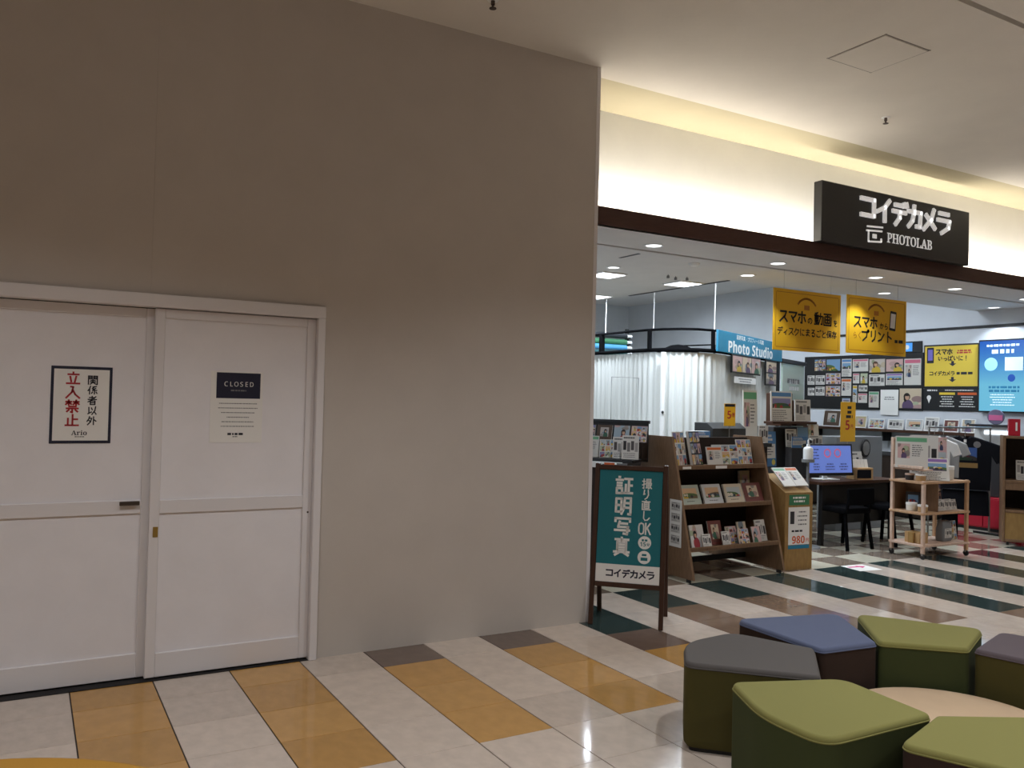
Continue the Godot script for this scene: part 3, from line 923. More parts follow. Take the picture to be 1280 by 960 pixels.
# ---------------------------------------------------------------- shop ceiling and walls
func build_shop_ceiling() -> void:
	var c := struct("ceiling_shop", Vector3.ZERO, "grey shop ceiling with a raised bay over the studio side")
	var m: StandardMaterial3D = mats["shop_ceiling"]
	put(c, "soffit_board", box(8.6, 0.026, 0.645, 0.0), m, Vector3(6.7, SC + 0.013, -1.1275))
	put(c, "soffit_board", box(8.6, 0.026, 0.85, 0.0), m, Vector3(6.7, SC + 0.013, -1.935))
	put(c, "soffit_cover", box(8.6, 0.04, 1.25, 0.0), m, Vector3(6.7, SC + 0.09, -1.68))
	put(c, "groove_bottom", box(8.6, 0.01, 0.08, 0.0), mats["matte_black"], Vector3(6.7, SC + 0.032, -1.48))
	put(c, "edge_strip", box(0.04, 0.006, 1.8, 0.001), mats["charcoal"], Vector3(5.755, SC - 0.003, -3.26))  # thin dark strip along the edge of the raised bay
	put(c, "low_ceiling", box(3.4, 0.1, 8.0, 0.0), m, Vector3(4.08, SC + 0.05, -6.36))
	put(c, "bay_ceiling", box(4.9, 0.1, 8.1, 0.0), m, Vector3(8.2, 3.75, -6.4))
	put(c, "bay_side", box(0.1, 0.7, 8.0, 0.0), m, Vector3(5.73, 3.42, -6.36))
	put(c, "bay_front", box(4.9, 0.7, 0.1, 0.0), m, Vector3(8.2, 3.42, -2.31))
	# downlights along the opening and inside
	var row1 := "round downlight next to the brown beam"
	var nth := ["first", "second", "third", "fourth", "fifth"]
	var xs := [3.743, 5.30, 6.774, 8.177, 9.63]
	for i in 5: ceiling_lamp("shop_downlight", Vector3(xs[i], SC, -1.23), 0.07, SHOP_E * 1.15, SHOP_C, 47.0, row1 + ", %s from the hoarding" % nth[i], "front row of shop downlights")
	xs = [5.636, 7.916, 10.2]
	for i in 3: ceiling_lamp("shop_downlight", Vector3(xs[i], SC, -1.96), 0.07, SHOP_E, SHOP_C, 62.0, "round downlight behind the ceiling groove, %s from the hoarding" % nth[i], "second row of shop downlights")
	ceiling_lamp("shop_downlight", Vector3(4.2, SC, -2.43), 0.06, SHOP_E, SHOP_C, 62.0, "small downlight before the square light panel next to the hoarding", "single shop downlights")
	for p in [Vector3(6.5, 3.70, -2.72), Vector3(7.7, 3.70, -2.9), Vector3(7.4, 3.70, -4.6), Vector3(9.1, 3.70, -3.2), Vector3(9.2, 3.70, -4.9), Vector3(7.4, 3.70, -7.0), Vector3(9.2, 3.7, -7.2)]: ceiling_lamp("unseen_bay_lamp", p, 0.06, SHOP_E * (2.7 if p.x < 9.0 else 1.0), SHOP_C, 86.0, "unseen round fill downlight in the raised ceiling bay above the studio", "unseen fill lamps of the raised bay")  # unseen lamps; the first two are added to brighten the studio curtain
	var k := 0
	for p in [Vector3(4.43, SC, -2.87), Vector3(5.52, SC, -2.86), Vector3(5.45, SC, -4.5)]:
		var t := thing("ceiling_light", ["bright square ceiling panel light beside the hoarding edge", "bright square ceiling panel light above the curtained studio", "square ceiling panel light deepest in the shop"][k], "light", p, 0.0, "square panel lights")
		put(t, "panel_frame", box(0.34, 0.014, 0.34, 0.003), mats["white_paint"], Vector3(0, -0.007, 0))
		put(t, "diffuser", box(0.3, 0.004, 0.3, 0.001), glow("panel_glow", Color(0.96, 0.98, 1.0), 3.0), Vector3(0, -0.016, 0))
		var l := AreaLight3D.new()
		l.name = "panel_light"
		l.area_size = Vector2(0.3, 0.3)
		l.area_normalize_energy = true
		l.light_color = SHOP_C
		l.light_energy = SHOP_E * 3.0
		l.area_range = 15.0
		l.shadow_enabled = true
		t.add_child(l)
		l.position = Vector3(0, -0.022, 0)
		l.rotation_degrees = Vector3(-90, 0, 0)
		k += 1
	var sd := thing("smoke_detector", "flat round smoke detector on the shop ceiling", "detector", Vector3(4.67, SC, -1.73))
	put(sd, "detector_base", lathe([Vector2(0, -0.03), Vector2(0.04, -0.028), Vector2(0.055, -0.012), Vector2(0.055, 0)], 24), mats["white_paint"])
	var a := thing("air_slot", "short dark air slot in the ceiling beside the hoarding", "vent", Vector3(3.9, SC, -1.78))
	put(a, "slot_frame", box(0.03, 0.004, 0.3, 0.001), mats["charcoal"], Vector3(0, -0.002, 0))
	# low spots on the ceiling above the panel lights
	k = 0
	for p in [Vector3(4.95, SC, -2.45), Vector3(5.1, SC, -2.5), Vector3(5.22, SC, -2.45)]:
		var sp := thing("ceiling_spotlight", "little dark spotlight hanging from the ceiling between the panel lights", "spotlight", p, 0.0, "dark ceiling spotlights")
		put(sp, "spot_stem", lathe([Vector2(0.004, 0), Vector2(0.004, -0.015)], 8), mats["grey_plastic"])
		put(sp, "spot_can", lathe([Vector2(0, -0.012), Vector2(0.015, -0.013), Vector2(0.017, -0.04), Vector2(0.013, -0.04), Vector2(0, -0.03)], 16), mats["grey_plastic"])

func build_shop_walls() -> void:
	var r := struct("wall_right", Vector3.ZERO, "pale side wall of the shop behind the picture boards")
	put(r, "wall_face", box(0.12, 3.8, 9.4, 0.0), mats["shop_wall"], Vector3(SX + 0.06, 1.9, -5.75))
	put(r, "wall_end", box(5.0, 3.98, 0.12, 0.0), mats["white_wall"], Vector3(SX + 2.5, 1.99, -1.11))
	var b := struct("wall_back", Vector3.ZERO, "pale back wall of the shop")
	put(b, "wall_face", box(8.4, 3.8, 0.12, 0.0), mats["shop_wall"], Vector3(6.5, 1.9, -10.36))
	var l := struct("wall_left", Vector3.ZERO, "pale left side wall of the shop")
	put(l, "wall_face", box(0.12, 3.8, 9.4, 0.0), mats["shop_wall"], Vector3(2.42, 1.9, -5.75))
	# black picture rail on the side wall
	var rail := struct("trim_3", Vector3.ZERO, "thin black picture rail on the shop side wall")
	put(rail, "picture_rail", box(0.02, 0.035, 4.6, 0.003), mats["black"], Vector3(SX - 0.01, 2.75, -3.6))
	# board full of sample prints, facing -x
	var d := thing("sample_board", "black wall board covered with many sample photo prints", "display board", Vector3(SX - 0.012, 0, 0), -90)
	put(d, "board", box(2.2, 0.87, 0.02, 0.002), mats["black"], Vector3(-4.265, 1.985, 0))
	var pr := [[-5.16, -4.92, 2.17, 2.38, 2, 4], [-4.91, -4.63, 2.17, 2.37, 3, 2], [-4.61, -4.41, 2.07, 2.37, 0, 3], [-4.40, -4.10, 2.15, 2.36, 1, 3], [-4.09, -3.80, 2.13, 2.35, 0, 0], [-3.79, -3.49, 2.14, 2.34, 5, 0], [-3.48, -3.19, 1.93, 2.34, 1, 3],
		[-5.30, -5.14, 1.94, 2.11, 6, 7], [-5.13, -4.93, 1.94, 2.11, 1, 7], [-4.92, -4.62, 1.95, 2.14, 1, 4], [-4.61, -4.41, 1.76, 2.05, 5, 3], [-4.39, -4.26, 1.96, 2.13, 7, 3], [-4.25, -4.11, 1.96, 2.13, 4, 0], [-4.09, -3.80, 1.92, 2.11, 2, 7], [-3.79, -3.49, 1.93, 2.12, 4, 3],
		[-5.29, -5.14, 1.76, 1.90, 3, 7], [-5.13, -4.93, 1.76, 1.92, 4, 7], [-4.92, -4.62, 1.75, 1.93, 3, 4], [-4.59, -4.43, 1.63, 1.73, 6, 3], [-4.39, -4.30, 1.65, 1.94, 2, 3], [-4.28, -4.11, 1.83, 1.94, 5, 7], [-4.29, -4.11, 1.65, 1.81, 7, 3], [-4.09, -3.90, 1.58, 1.84, 3, 3], [-3.55, -3.18, 1.58, 1.89, 6, 1]]
	for p in pr:
		put(d, "print", card(p[1] - p[0] - 0.012, p[3] - p[2] - 0.012, 0.004, Vector2i(p[4], p[5])), atlas_mat, Vector3((p[0] + p[1]) / 2, (p[2] + p[3]) / 2, 0.0105))
	put(d, "price_sheet", box(0.31, 0.39, 0.004, 0.001), mats["paper"], Vector3(-3.72, 1.67, 0.013))
	small_print(d, mats["grey_print"], Vector3(-3.72, 1.755, 0.0155), 0.2, 2, 0.03, 0.014, 5)
	# yellow poster above a black information panel
	var y := thing("yellow_poster", "yellow wall poster about smartphone photos with a phone picture", "poster", Vector3(SX - 0.012, 2.205, -2.735), -90)
	put(y, "poster_frame", box(0.845, 0.64, 0.02, 0.003), mats["black"])
	put(y, "poster_sheet", box(0.80, 0.585, 0.003, 0.0), mats["poster_yellow"], Vector3(0, 0.004, 0.0115))
	put(y, "phone_picture", plate(round_poly([Vector2(-0.055, -0.115), Vector2(0.055, -0.115), Vector2(0.055, 0.115), Vector2(-0.055, 0.115)], [0.015]), 0.0006), mats["ink"], Vector3(-0.315, 0.165, 0.013))
	put(y, "phone_screen", box(0.075, 0.16, 0.0004, 0.0), glowless("screen_violet", rgb(122, 112, 196)), Vector3(-0.315, 0.17, 0.0139))
	jp(y, "スマホ", 0.088, 0.18, Vector3(-0.235, 0.255, 0.0135), mats["ink"])
	small_print(y, mats["red_ink"], Vector3(0.2, 0.232, 0.0135), 0.26, 2, 0.03, 0.022, 15)
	jp(y, "いっぱいに！", 0.078, 0.16, Vector3(-0.2, 0.152, 0.0135), mats["ink"])
	jp(y, "コイデカメラ", 0.066, 0.17, Vector3(-0.33, -0.068, 0.0135), mats["ink"])
	small_print(y, mats["ink"], Vector3(0.21, -0.085, 0.0135), 0.3, 1, 0.03, 0.036, 16)
	for yy in [0.04, -0.19]:
		put(y, "arrow", plate(PackedVector2Array([Vector2(-0.02, 0.035), Vector2(0.02, 0.035), Vector2(0.02, 0.0), Vector2(0.055, 0.0), Vector2(0.0, -0.04), Vector2(-0.055, 0.0), Vector2(-0.02, 0.0)]), 0.0006), mats["navy"], Vector3(0.03, yy, 0.013))
	var i := thing("information_sign", "black information panel with small text under the yellow poster", "sign", Vector3(SX - 0.012, 1.72, -2.735), -90)
	put(i, "panel", box(0.845, 0.32, 0.02, 0.003), mats["black"])
	small_print(i, mats["paper"], Vector3(-0.28, 0.148, 0.011), 0.24, 1, 0.03, 0.022, 31)
	small_print(i, mats["paper"], Vector3(0.13, 0.145, 0.011), 0.46, 1, 0.03, 0.012, 32)
	put(i, "heading", box(0.24, 0.034, 0.001, 0.0), mats["poster_yellow"], Vector3(-0.05, 0.09, 0.0105))
	put(i, "heading", box(0.28, 0.034, 0.001, 0.0), mats["orange_ink"], Vector3(0.25, 0.09, 0.0105))
	for x in [-0.05, 0.25]: small_print(i, mats["paper"], Vector3(x, 0.05, 0.011), 0.24, 5, 0.034, 0.012, int(40 + x * 100))
	put(i, "pin_symbol", disc(0.034), mats["paper"], Vector3(-0.33, 0.03, 0.0102))
	put(i, "pin_tip", plate(PackedVector2Array([Vector2(-0.026, 0.01), Vector2(0.026, 0.01), Vector2(0, -0.06)]), 0.0005), mats["paper"], Vector3(-0.33, 0.005, 0.0102))
	var bl := thing("blue_badge_sign", "small blue lit square sign at the corner of the picture board", "sign", Vector3(SX - 0.012, 2.508, -3.38), -90)
	put(bl, "backing", box(0.34, 0.17, 0.02, 0.002), mats["black"], Vector3(0.02, 0, 0))
	put(bl, "badge", box(0.17, 0.13, 0.004, 0.001), glow("badge_blue", rgb(70, 150, 226), 0.45), Vector3(-0.05, 0, 0.012))
	put(bl, "emblem", disc(0.035), mats["paper"], Vector3(-0.05, 0, 0.0142))
	# white mullion and the upright screen
	var mu := thing("upright_screen", "upright display screen with a bright blue advertisement", "screen", Vector3(SX - 0.05, 2.055, -1.95), -90)
	put(mu, "screen_case", box(0.68, 1.0, 0.08, 0.008), mats["black"])
	var sc := put(mu, "screen_face", box(0.64, 0.96, 0.003, 0.0), screen_material(), Vector3(0, 0, 0.0405))
	var wht := glow("screen_white", rgb(216, 238, 250), 0.6)
	small_print(sc, wht, Vector3(0.0, 0.36, 0.0022), 0.5, 1, 0.03, 0.055, 58)
	small_print(sc, wht, Vector3(0.0, 0.43, 0.0022), 0.5, 1, 0.03, 0.03, 51)
	put(sc, "screen_picture", plate(circle2(0.09), 0.0006), glow("screen_pale", rgb(150, 214, 240), 0.75), Vector3(-0.16, 0.16, 0.0018))
	put(sc, "screen_picture", box(0.24, 0.18, 0.0008, 0.0), wht, Vector3(0.15, 0.16, 0.002))
	put(sc, "screen_picture", plate(circle2(0.05), 0.0008), glow("screen_navy", rgb(24, 74, 160), 0.6), Vector3(0.12, -0.03, 0.0018))
	var nv := glow("screen_ink", rgb(30, 110, 150), 0.5)
	small_print(sc, nv, Vector3(0.02, -0.14, 0.0022), 0.5, 2, 0.05, 0.03, 52)
	small_print(sc, wht, Vector3(0.0, -0.25, 0.0022), 0.4, 5, 0.035, 0.012, 53)
	var l2 := AreaLight3D.new()
	l2.name = "screen_light"
	l2.area_size = Vector2(0.62, 0.94)
	l2.area_normalize_energy = true
	l2.light_color = Color(0.5, 0.8, 1.0)
	l2.light_energy = 0.25
	l2.area_range = 8.0
	l2.shadow_enabled = true
	mu.add_child(l2)
	l2.position = Vector3(0, 0, 0.05)
	l2.rotation_degrees = Vector3(0, 180, 0)
	# shelf along the wall with photo frames standing on it
	var sh := thing("wall_shelf", "long dark wall shelf under the picture boards", "shelf", Vector3(SX, 1.24, -3.7), -90)
	put(sh, "shelf_board", box(3.1, 0.04, 0.3, 0.004), mats["dark_wood"], Vector3(0, 0, 0.152))
	for x in [-1.3, 0.0, 1.3]: put(sh, "bracket", box(0.03, 0.14, 0.2, 0.004), mats["black"], Vector3(x, -0.09, 0.102))
	var fr := [[-4.68, 0.34, 0.21, 1, 5, "pink picture frame on the wall shelf under the red print"], [-4.37, 0.15, 0.14, 6, 5, "small pale picture frame beside the pink one on the wall shelf"], [-3.84, 0.28, 0.12, 4, 4, "low white frame of tiny photos on the wall shelf behind the yellow tag"], [-3.51, 0.27, 0.12, 0, 7, "wide white frame with grey pictures on the wall shelf"], [-3.2, 0.28, 0.13, 2, 5, "pale blue landscape frame on the wall shelf"], [-2.93, 0.23, 0.16, 6, 7, "dark striped frame on the wall shelf under the information panel"], [-2.63, 0.23, 0.14, 3, 5, "round portrait frame at the near end of the wall shelf"]]
	fr.append_array([[-4.13, 0.22, 0.15, 5, 5, "charcoal picture frame in the middle of the wall shelf"], [-2.38, 0.2, 0.15, 2, 1, "portrait frame on the wall shelf beside the upright screen"]])
	for f in fr: photo_frame(f[5], Vector3(SX - 0.17, 1.26, f[0]), -90, f[1], f[2] * 1.3, Vector2i(f[3], f[4]), "frames on the wall shelf", "white_paint")
	# cabinet below the shelf
	var cb := thing("wall_cabinet", "low dark cabinet along the side wall under the picture shelf", "cabinet", Vector3(SX - 0.26, 0, -4.3), -90)
	put(cb, "body", box(3.0, 0.86, 0.48, 0.004), mats["rack_back"], Vector3(0, 0.45, 0))
	put(cb, "worktop", box(3.04, 0.03, 0.5, 0.004), mats["charcoal"], Vector3(0, 0.895, 0.0))
	for k in 4:
		var dr := put(cb, "door", box(0.73, 0.78, 0.018, 0.003), mats["rack_back"], Vector3(-1.12 + 0.747 * k, 0.44, 0.25))
		put(dr, "handle", box(0.012, 0.12, 0.02, 0.003), mats["steel"], Vector3(0.3, 0.2, 0.018))

func glowless(key: String, c: Color) -> StandardMaterial3D:
	return mat(key, c, 0.4)

func screen_material() -> StandardMaterial3D:
	var g := Gradient.new()
	g.set_color(0, rgb(34, 104, 214))
	g.set_color(1, rgb(120, 206, 240))
	var t := GradientTexture2D.new()
	t.gradient = g
	t.width = 8
	t.height = 128
	t.fill_from = Vector2(0, 0)
	t.fill_to = Vector2(0, 0.62)
	var m := mat("screen_picture", Color.BLACK, 0.2)
	m.emission_enabled = true
	m.emission = Color.WHITE
	m.emission_texture = t
	m.emission_operator = BaseMaterial3D.EMISSION_OP_MULTIPLY
	m.emission_energy_multiplier = 0.8
	m.uv1_triplanar = true
	m.uv1_scale = Vector3(1.0, 1.0 / 0.98, 1.0)
	m.uv1_offset = Vector3(0, 0.5, 0)
	return m

func photo_frame(label: String, at: Vector3, yaw: float, w: float, h: float, cell: Vector2i, group: String, border: String) -> void:
	var t := thing("framed_photo", label, "photo frame", at, yaw, group)
	var lean := Node3D.new()
	lean.name = "frame_front"
	t.add_child(lean)
	lean.rotation_degrees.x = -10
	var b := 0.014
	put(lean, "border", box(w, b, 0.014, 0.002), mats[border], Vector3(0, b / 2, 0))
	put(lean, "border", box(w, b, 0.014, 0.002), mats[border], Vector3(0, h - b / 2, 0))
	put(lean, "border", box(b, h - 2 * b, 0.014, 0.002), mats[border], Vector3(-w / 2 + b / 2, h / 2, 0))
	put(lean, "border", box(b, h - 2 * b, 0.014, 0.002), mats[border], Vector3(w / 2 - b / 2, h / 2, 0))
	put(lean, "picture", card(w - 2 * b, h - 2 * b, 0.004, cell), atlas_mat, Vector3(0, h / 2, -0.002))
	put(t, "stand", bar(Vector3(0, h * 0.7, -0.01 - h * 0.1), Vector3(0, 0.003, -0.03 - h * 0.28), 0.02, 0.003), mats["charcoal"])

# ---------------------------------------------------------------- curtained studio booth
const BOOTH := [Vector2(5.72, -9.6), Vector2(5.72, -6.4), Vector2(5.72, -4.8), Vector2(5.71, -4.1), Vector2(5.72, -3.75), Vector2(5.78, -3.5), Vector2(5.9, -3.31), Vector2(6.08, -3.2), Vector2(6.33, -3.18), Vector2(6.6, -3.29), Vector2(7.3, -3.64), Vector2(8.0, -3.97), Vector2(8.62, -4.27)]

func booth_path(y: float, from := 0, to := 99) -> Array:
	var c := Curve2D.new()
	for p in BOOTH: c.add_point(p)
	var out := []
	for k in range(from, mini(to, BOOTH.size())): out.append(Vector3(BOOTH[k].x, y, BOOTH[k].y))
	return out

func curtain(called: String, label: String, k0: int, k1: int, inset: float, sd: int) -> void:
	var c := Curve3D.new()
	c.bake_interval = 0.01
	for p in booth_path(0.0, k0, k1): c.add_point(p)
	var r := RandomNumberGenerator.new()
	r.seed = sd
	var L := c.get_baked_length() - inset
	var n := int(L / 0.012)
	var top := []
	var bot := []
	var ph := 0.0
	for i in n + 1:
		var s := inset * 0.5 + L * i / n
		var p := c.sample_baked(s)
		var q := c.sample_baked(minf(s + 0.02, c.get_baked_length()))
		var q0 := c.sample_baked(maxf(s - 0.02, 0.0))
		var t := (q - q0).normalized()
		var m := Vector3(-t.z, 0, t.x)
		ph += 0.68 + 0.3 * sin(s * 2.3 + sd)
		var a := 0.024 * sin(ph) + 0.008 * sin(ph * 0.37)
		top.append(p + m * (a * 0.45 - 0.02) + Vector3.UP * 2.205)
		bot.append(p + m * (a * 1.25 - 0.02) + Vector3.UP * 0.04)
	var st := begin()
	for i in n:
		for seg in 4:
			var f0 := seg / 4.0
			var f1 := (seg + 1) / 4.0
			var A: Vector3 = top[i].lerp(bot[i], f0)
			var B: Vector3 = top[i + 1].lerp(bot[i + 1], f0)
			var C: Vector3 = top[i + 1].lerp(bot[i + 1], f1)
			var D: Vector3 = top[i].lerp(bot[i], f1)
			var i0 := maxi(i - 1, 0)
			var i2 := mini(i + 2, n)
			var na: Vector3 = (top[i + 1] - top[i0]).cross(Vector3.UP).normalized()
			var nb: Vector3 = (top[i2] - top[i]).cross(Vector3.UP).normalized()
			tri(st, A, B, C, na, nb, nb)
			tri(st, A, C, D, na, nb, na)
	tag(put(self, called, st.commit(), mats["curtain"]), label, "curtain", "studio curtains")

func build_booth() -> void:
	var b := thing("studio_header", "black metal header frame around the curtained photo studio", "frame", Vector3.ZERO)
	var c := Curve3D.new()
	c.bake_interval = 0.05
	for p in booth_path(0.0): c.add_point(p)
	var pts := c.get_baked_points()
	var hi := []
	var lo := []
	for p in pts:
		hi.append(Vector3(p.x, 2.49, p.z))
		lo.append(Vector3(p.x, 2.235, p.z))
	put(b, "top_rail", tube(hi, 0.016, 8), mats["matte_black"])
	put(b, "curtain_rail", tube(lo, 0.024, 8), mats["matte_black"])
	for p in [[5.735, -4.72, 0.06], [5.715, -3.68, 0.045], [6.31, -3.18, 0.04]]: put(b, "upright", box(p[2], 0.25, p[2], 0.004), mats["matte_black"], Vector3(p[0], 2.363, p[1]))
	put(b, "post", box(0.06, 2.25, 0.06, 0.004), mats["black"], Vector3(8.63, 1.125, -4.275))
	for p in [[5.735, -4.72], [5.715, -3.68], [6.33, -3.18]]: put(b, "hanger_rod", lathe([Vector2(0.0075 if p[0] > 5.78 else 0.005, 2.5), Vector2(0.0075 if p[0] > 5.78 else 0.005, 3.69)], 10), mats["white_paint"], Vector3(p[0] + (0.06 if p[0] < 5.8 else 0.0), 0, p[1]))
	curtain("studio_curtain", "white pleated curtain on the receding side of the photo studio", 1, 6, 0.02, 3)
	curtain("studio_curtain", "white pleated curtain across the rounded front of the photo studio", 5, 13, 0.02, 8)
	var po := thing("white_pole", "slim white pole between the two studio curtains", "pole", Vector3(5.735, 0, -3.43))
	put(po, "pole_shaft", lathe([Vector2(0.0, 2.2), Vector2(0.032, 2.2), Vector2(0.032, 0.02), Vector2(0.06, 0.01), Vector2(0.06, 0.0)], 20), mats["white_paint"])
	put(po, "pole_knob", lathe([Vector2(0.018, 0), Vector2(0.014, 0.012), Vector2(0, 0.014)], 14), mats["black"], Vector3(-0.02, 1.46, 0.028), Vector3(90, -20, 0))
	# the sign and the boards hang in front of the studio
	var s := thing("studio_sign", "blue Photo Studio header sign with white lettering", "sign", Vector3(6.33, 2.365, -3.18) + Vector3(0.903, 0, -0.4296) * 1.28 + Vector3(0.4296, 0, 0.903) * 0.045, 25.44)
	put(s, "sign_board", box(2.6, 0.27, 0.03, 0.004), mats["studio_blue"])
	latin(s, "Photo Studio", 0.185, Vector3(0.0, -0.052, 0.0165), mats["white_paint"], true, false, 0.002)
	jp(s, "証明写真・プロフィール写真", 0.062, 0.11, Vector3(-0.66, 0.118, 0.0165), mats["white_paint"])
	s.get_child(1).scale = Vector3(1.6, 1.08, 1)
	s.get_child(1).position.x = -0.06
	s.get_child(2).scale = Vector3(1.36, 1, 1)
	portrait_board("framed trio of portrait photos hanging on the studio curtain", 1.01, 2.105, 1.13, 0.24, 3)
	portrait_board("framed pair of small portraits stacked one above the other", 2.05, 2.04, 0.5, 0.36, -2)
	var nt := thing("curtain_notice", "small white notice below the portrait trio on the curtain", "notice", booth_at(1.0, 1.9, 0.055), 25.44)
	put(nt, "notice_sheet", box(0.85, 0.085, 0.003, 0.0008), mats["paper"])
	small_print(nt, mats["grey_print"], Vector3(0, 0.022, 0.002), 0.6, 2, 0.032, 0.014, 61)
	# pale glass door panel beyond the post
	var g := thing("frosted_door", "pale green frosted glass panel beside the black studio post", "door", booth_at(3.35, 0.0, 0.0), 25.44)
	put(g, "glass_panel", box(1.15, 2.22, 0.03, 0.003), mats["pale_green_glass"], Vector3(0, 1.115, 0))
	put(g, "top_track", box(1.3, 0.06, 0.07, 0.004), mats["black"], Vector3(0, 2.26, 0))
	for x in [-0.22, -0.02]: small_print(g, mats["white_paint"], Vector3(x + 0.1, 1.98, 0.0165), 0.5, 2, 0.1, 0.06, int(71 + x * 10))
	small_print(g, mats["grey_print"], Vector3(0.0, 2.0, 0.0165), 0.7, 1, 0.1, 0.07, 75)
	# rolls of backdrop paper inside the studio
	var rolls := [["roll_dark", 2.565, "dark grey"], ["roll_green", 2.475, "green"], ["roll_blue", 2.395, "light blue"], ["roll_teal", 2.31, "dark teal"]]
	for r in rolls:
		var o := thing("backdrop_roll", "%s backdrop paper roll above the studio curtain" % r[2], "paper roll", Vector3(6.25, r[1] - 0.02, -5.3), 0.0, "rolls of backdrop paper")
		put(o, "paper", lathe([Vector2(0.022, -0.34), Vector2(0.04, -0.34), Vector2(0.04, 0.34), Vector2(0.022, 0.34)], 20), mats[r[0]], Vector3(0, 0, 0), Vector3(0, 0, 90))
		put(o, "core_tube", lathe([Vector2(0, -0.44), Vector2(0.024, -0.44), Vector2(0.024, 0.44), Vector2(0, 0.44)], 16), mats["white_paint"], Vector3(0, 0, 0), Vector3(0, 0, 90))
		put(o, "hook", box(0.03, 0.02, 0.1, 0.003), mats["black"], Vector3(0.4, -0.03, -0.02))
	var rk := thing("roll_rack", "black upright bracket carrying the backdrop rolls", "bracket", Vector3(6.66, 0, -5.37))
	put(rk, "upright", box(0.05, 2.66, 0.04, 0.004), mats["black"], Vector3(0, 1.33, 0))
	put(rk, "upright", box(0.05, 2.66, 0.04, 0.004), mats["black"], Vector3(-0.8, 1.33, 0))
	put(rk, "foot", box(1.0, 0.03, 0.3, 0.004), mats["black"], Vector3(-0.4, 0.015, 0))
	# dark umbrella-like hood lying behind the header frame
	var um := thing("light_hood", "dark domed studio light hood behind the header frame", "studio light", Vector3(6.55, 2.25, -4.1))
	put(um, "hood", lathe([Vector2(0.0, 0.12), Vector2(0.1, 0.105), Vector2(0.2, 0.06), Vector2(0.3, 0.0), Vector2(0.28, 0.0), Vector2(0, 0.09)], 24, true), mats["matte_black"])
	put(um, "boom", bar(Vector3(0, 0.1, 0), Vector3(0.75, 0.16, -0.1), 0.018, 0.018), mats["matte_black"])
	put(um, "stand", bar(Vector3(0.75, 0.16, -0.1), Vector3(0.75, -2.25, -0.1), 0.025, 0.025), mats["black"])
	put(um, "foot", box(0.4, 0.02, 0.4, 0.003), mats["black"], Vector3(0.75, -2.24, -0.1))
	# wire-edged board by the side curtain
	var wf := thing("wire_stand", "thin dark wire rectangle on a stand before the side curtain", "stand", Vector3(5.4, 0, -3.75))
	put(wf, "rim", tube([Vector3(-0.21, 1.28, 0), Vector3(-0.21, 1.88, 0), Vector3(0.21, 1.88, 0), Vector3(0.21, 1.28, 0)], 0.005, 6, true), mats["grey_print"])
	put(wf, "stand", lathe([Vector2(0.012, 1.28), Vector2(0.012, 0.02), Vector2(0.16, 0.012), Vector2(0.16, 0.0)], 16), mats["grey_plastic"])

func booth_at(u: float, y: float, off: float) -> Vector3:
	return Vector3(6.33, y, -3.18) + Vector3(0.903, 0, -0.4296) * u + Vector3(0.4296, 0, 0.903) * off

func portrait_board(label: String, u: float, y: float, w: float, h: float, n: int) -> void:
	var t := thing("portrait_board", label, "picture", booth_at(u, y, 0.06), 25.44)
	put(t, "frame", box(w, h, 0.02, 0.003), mats["black"])
	var k := absi(n)
	for i in k:
		var cw := (w - 0.03) / k - 0.02 if n > 0 else w - 0.06
		var ch := h - 0.04 if n > 0 else (h - 0.03) / k - 0.02
		var x := (-w / 2 + 0.015 + (i + 0.5) * (w - 0.03) / k) if n > 0 else 0.0
		var yy := 0.0 if n > 0 else (-h / 2 + 0.015 + (i + 0.5) * (h - 0.03) / k)
		put(t, "portrait", card(cw, ch, 0.002, Vector2i([5, 2, 6, 1][i + (0 if n > 0 else 1)], 0 if n > 0 else 1)), atlas_mat, Vector3(x, yy, 0.0105))

# ---------------------------------------------------------------- hanging yellow signs
func build_hanging_signs() -> void:
	var a := hanging("yellow hanging sign about burning phone videos to disc", Vector3(6.035, 2.463, -1.49), 1.02, 0.635)
	jp(a, "スマホ", 0.135, 0.15, Vector3(-0.43, 0.105, 0.0075), mats["ink"])
	jp(a, "の", 0.08, 0.13, Vector3(-0.01, 0.05, 0.0075), mats["ink"])
	jp(a, "動画", 0.14, 0.12, Vector3(0.09, 0.11, 0.0075), mats["ink"])
	jp(a, "を", 0.075, 0.13, Vector3(0.385, 0.045, 0.0075), mats["ink"])
	jp(a, "ディスクにまるごと保存", 0.085, 0.12, Vector3(-0.455, -0.075, 0.0075), mats["ink"], false, 0.0, 1.0, 0.97)
	var b := hanging("yellow hanging sign about easy phone prints with a phone drawing", Vector3(7.154, 2.487, -1.49), 1.02, 0.635)
	jp(b, "スマホ", 0.135, 0.15, Vector3(-0.4, 0.1, 0.0075), mats["ink"])
	jp(b, "から", 0.075, 0.13, Vector3(0.04, 0.045, 0.0075), mats["ink"])
	jp(b, "らく", 0.075, 0.1, Vector3(-0.41, -0.08, 0.0075), mats["sign_brown"])
	jp(b, "プリント", 0.135, 0.15, Vector3(-0.27, -0.045, 0.0075), mats["ink"])
	small_print(b, mats["ink"], Vector3(0.39, -0.135, 0.0075), 0.17, 1, 0.02, 0.036, 19)
	put(b, "phone_drawing", plate(round_poly([Vector2(-0.055, -0.11), Vector2(0.055, -0.11), Vector2(0.055, 0.11), Vector2(-0.055, 0.11)], [0.015]), 0.0006), mats["ink"], Vector3(0.27, 0.075, 0.0065), Vector3(0, 0, -5))
	put(b, "phone_screen", box(0.082, 0.165, 0.0004, 0.0), mats["paper"], Vector3(0.27, 0.075, 0.0075), Vector3(0, 0, -5))

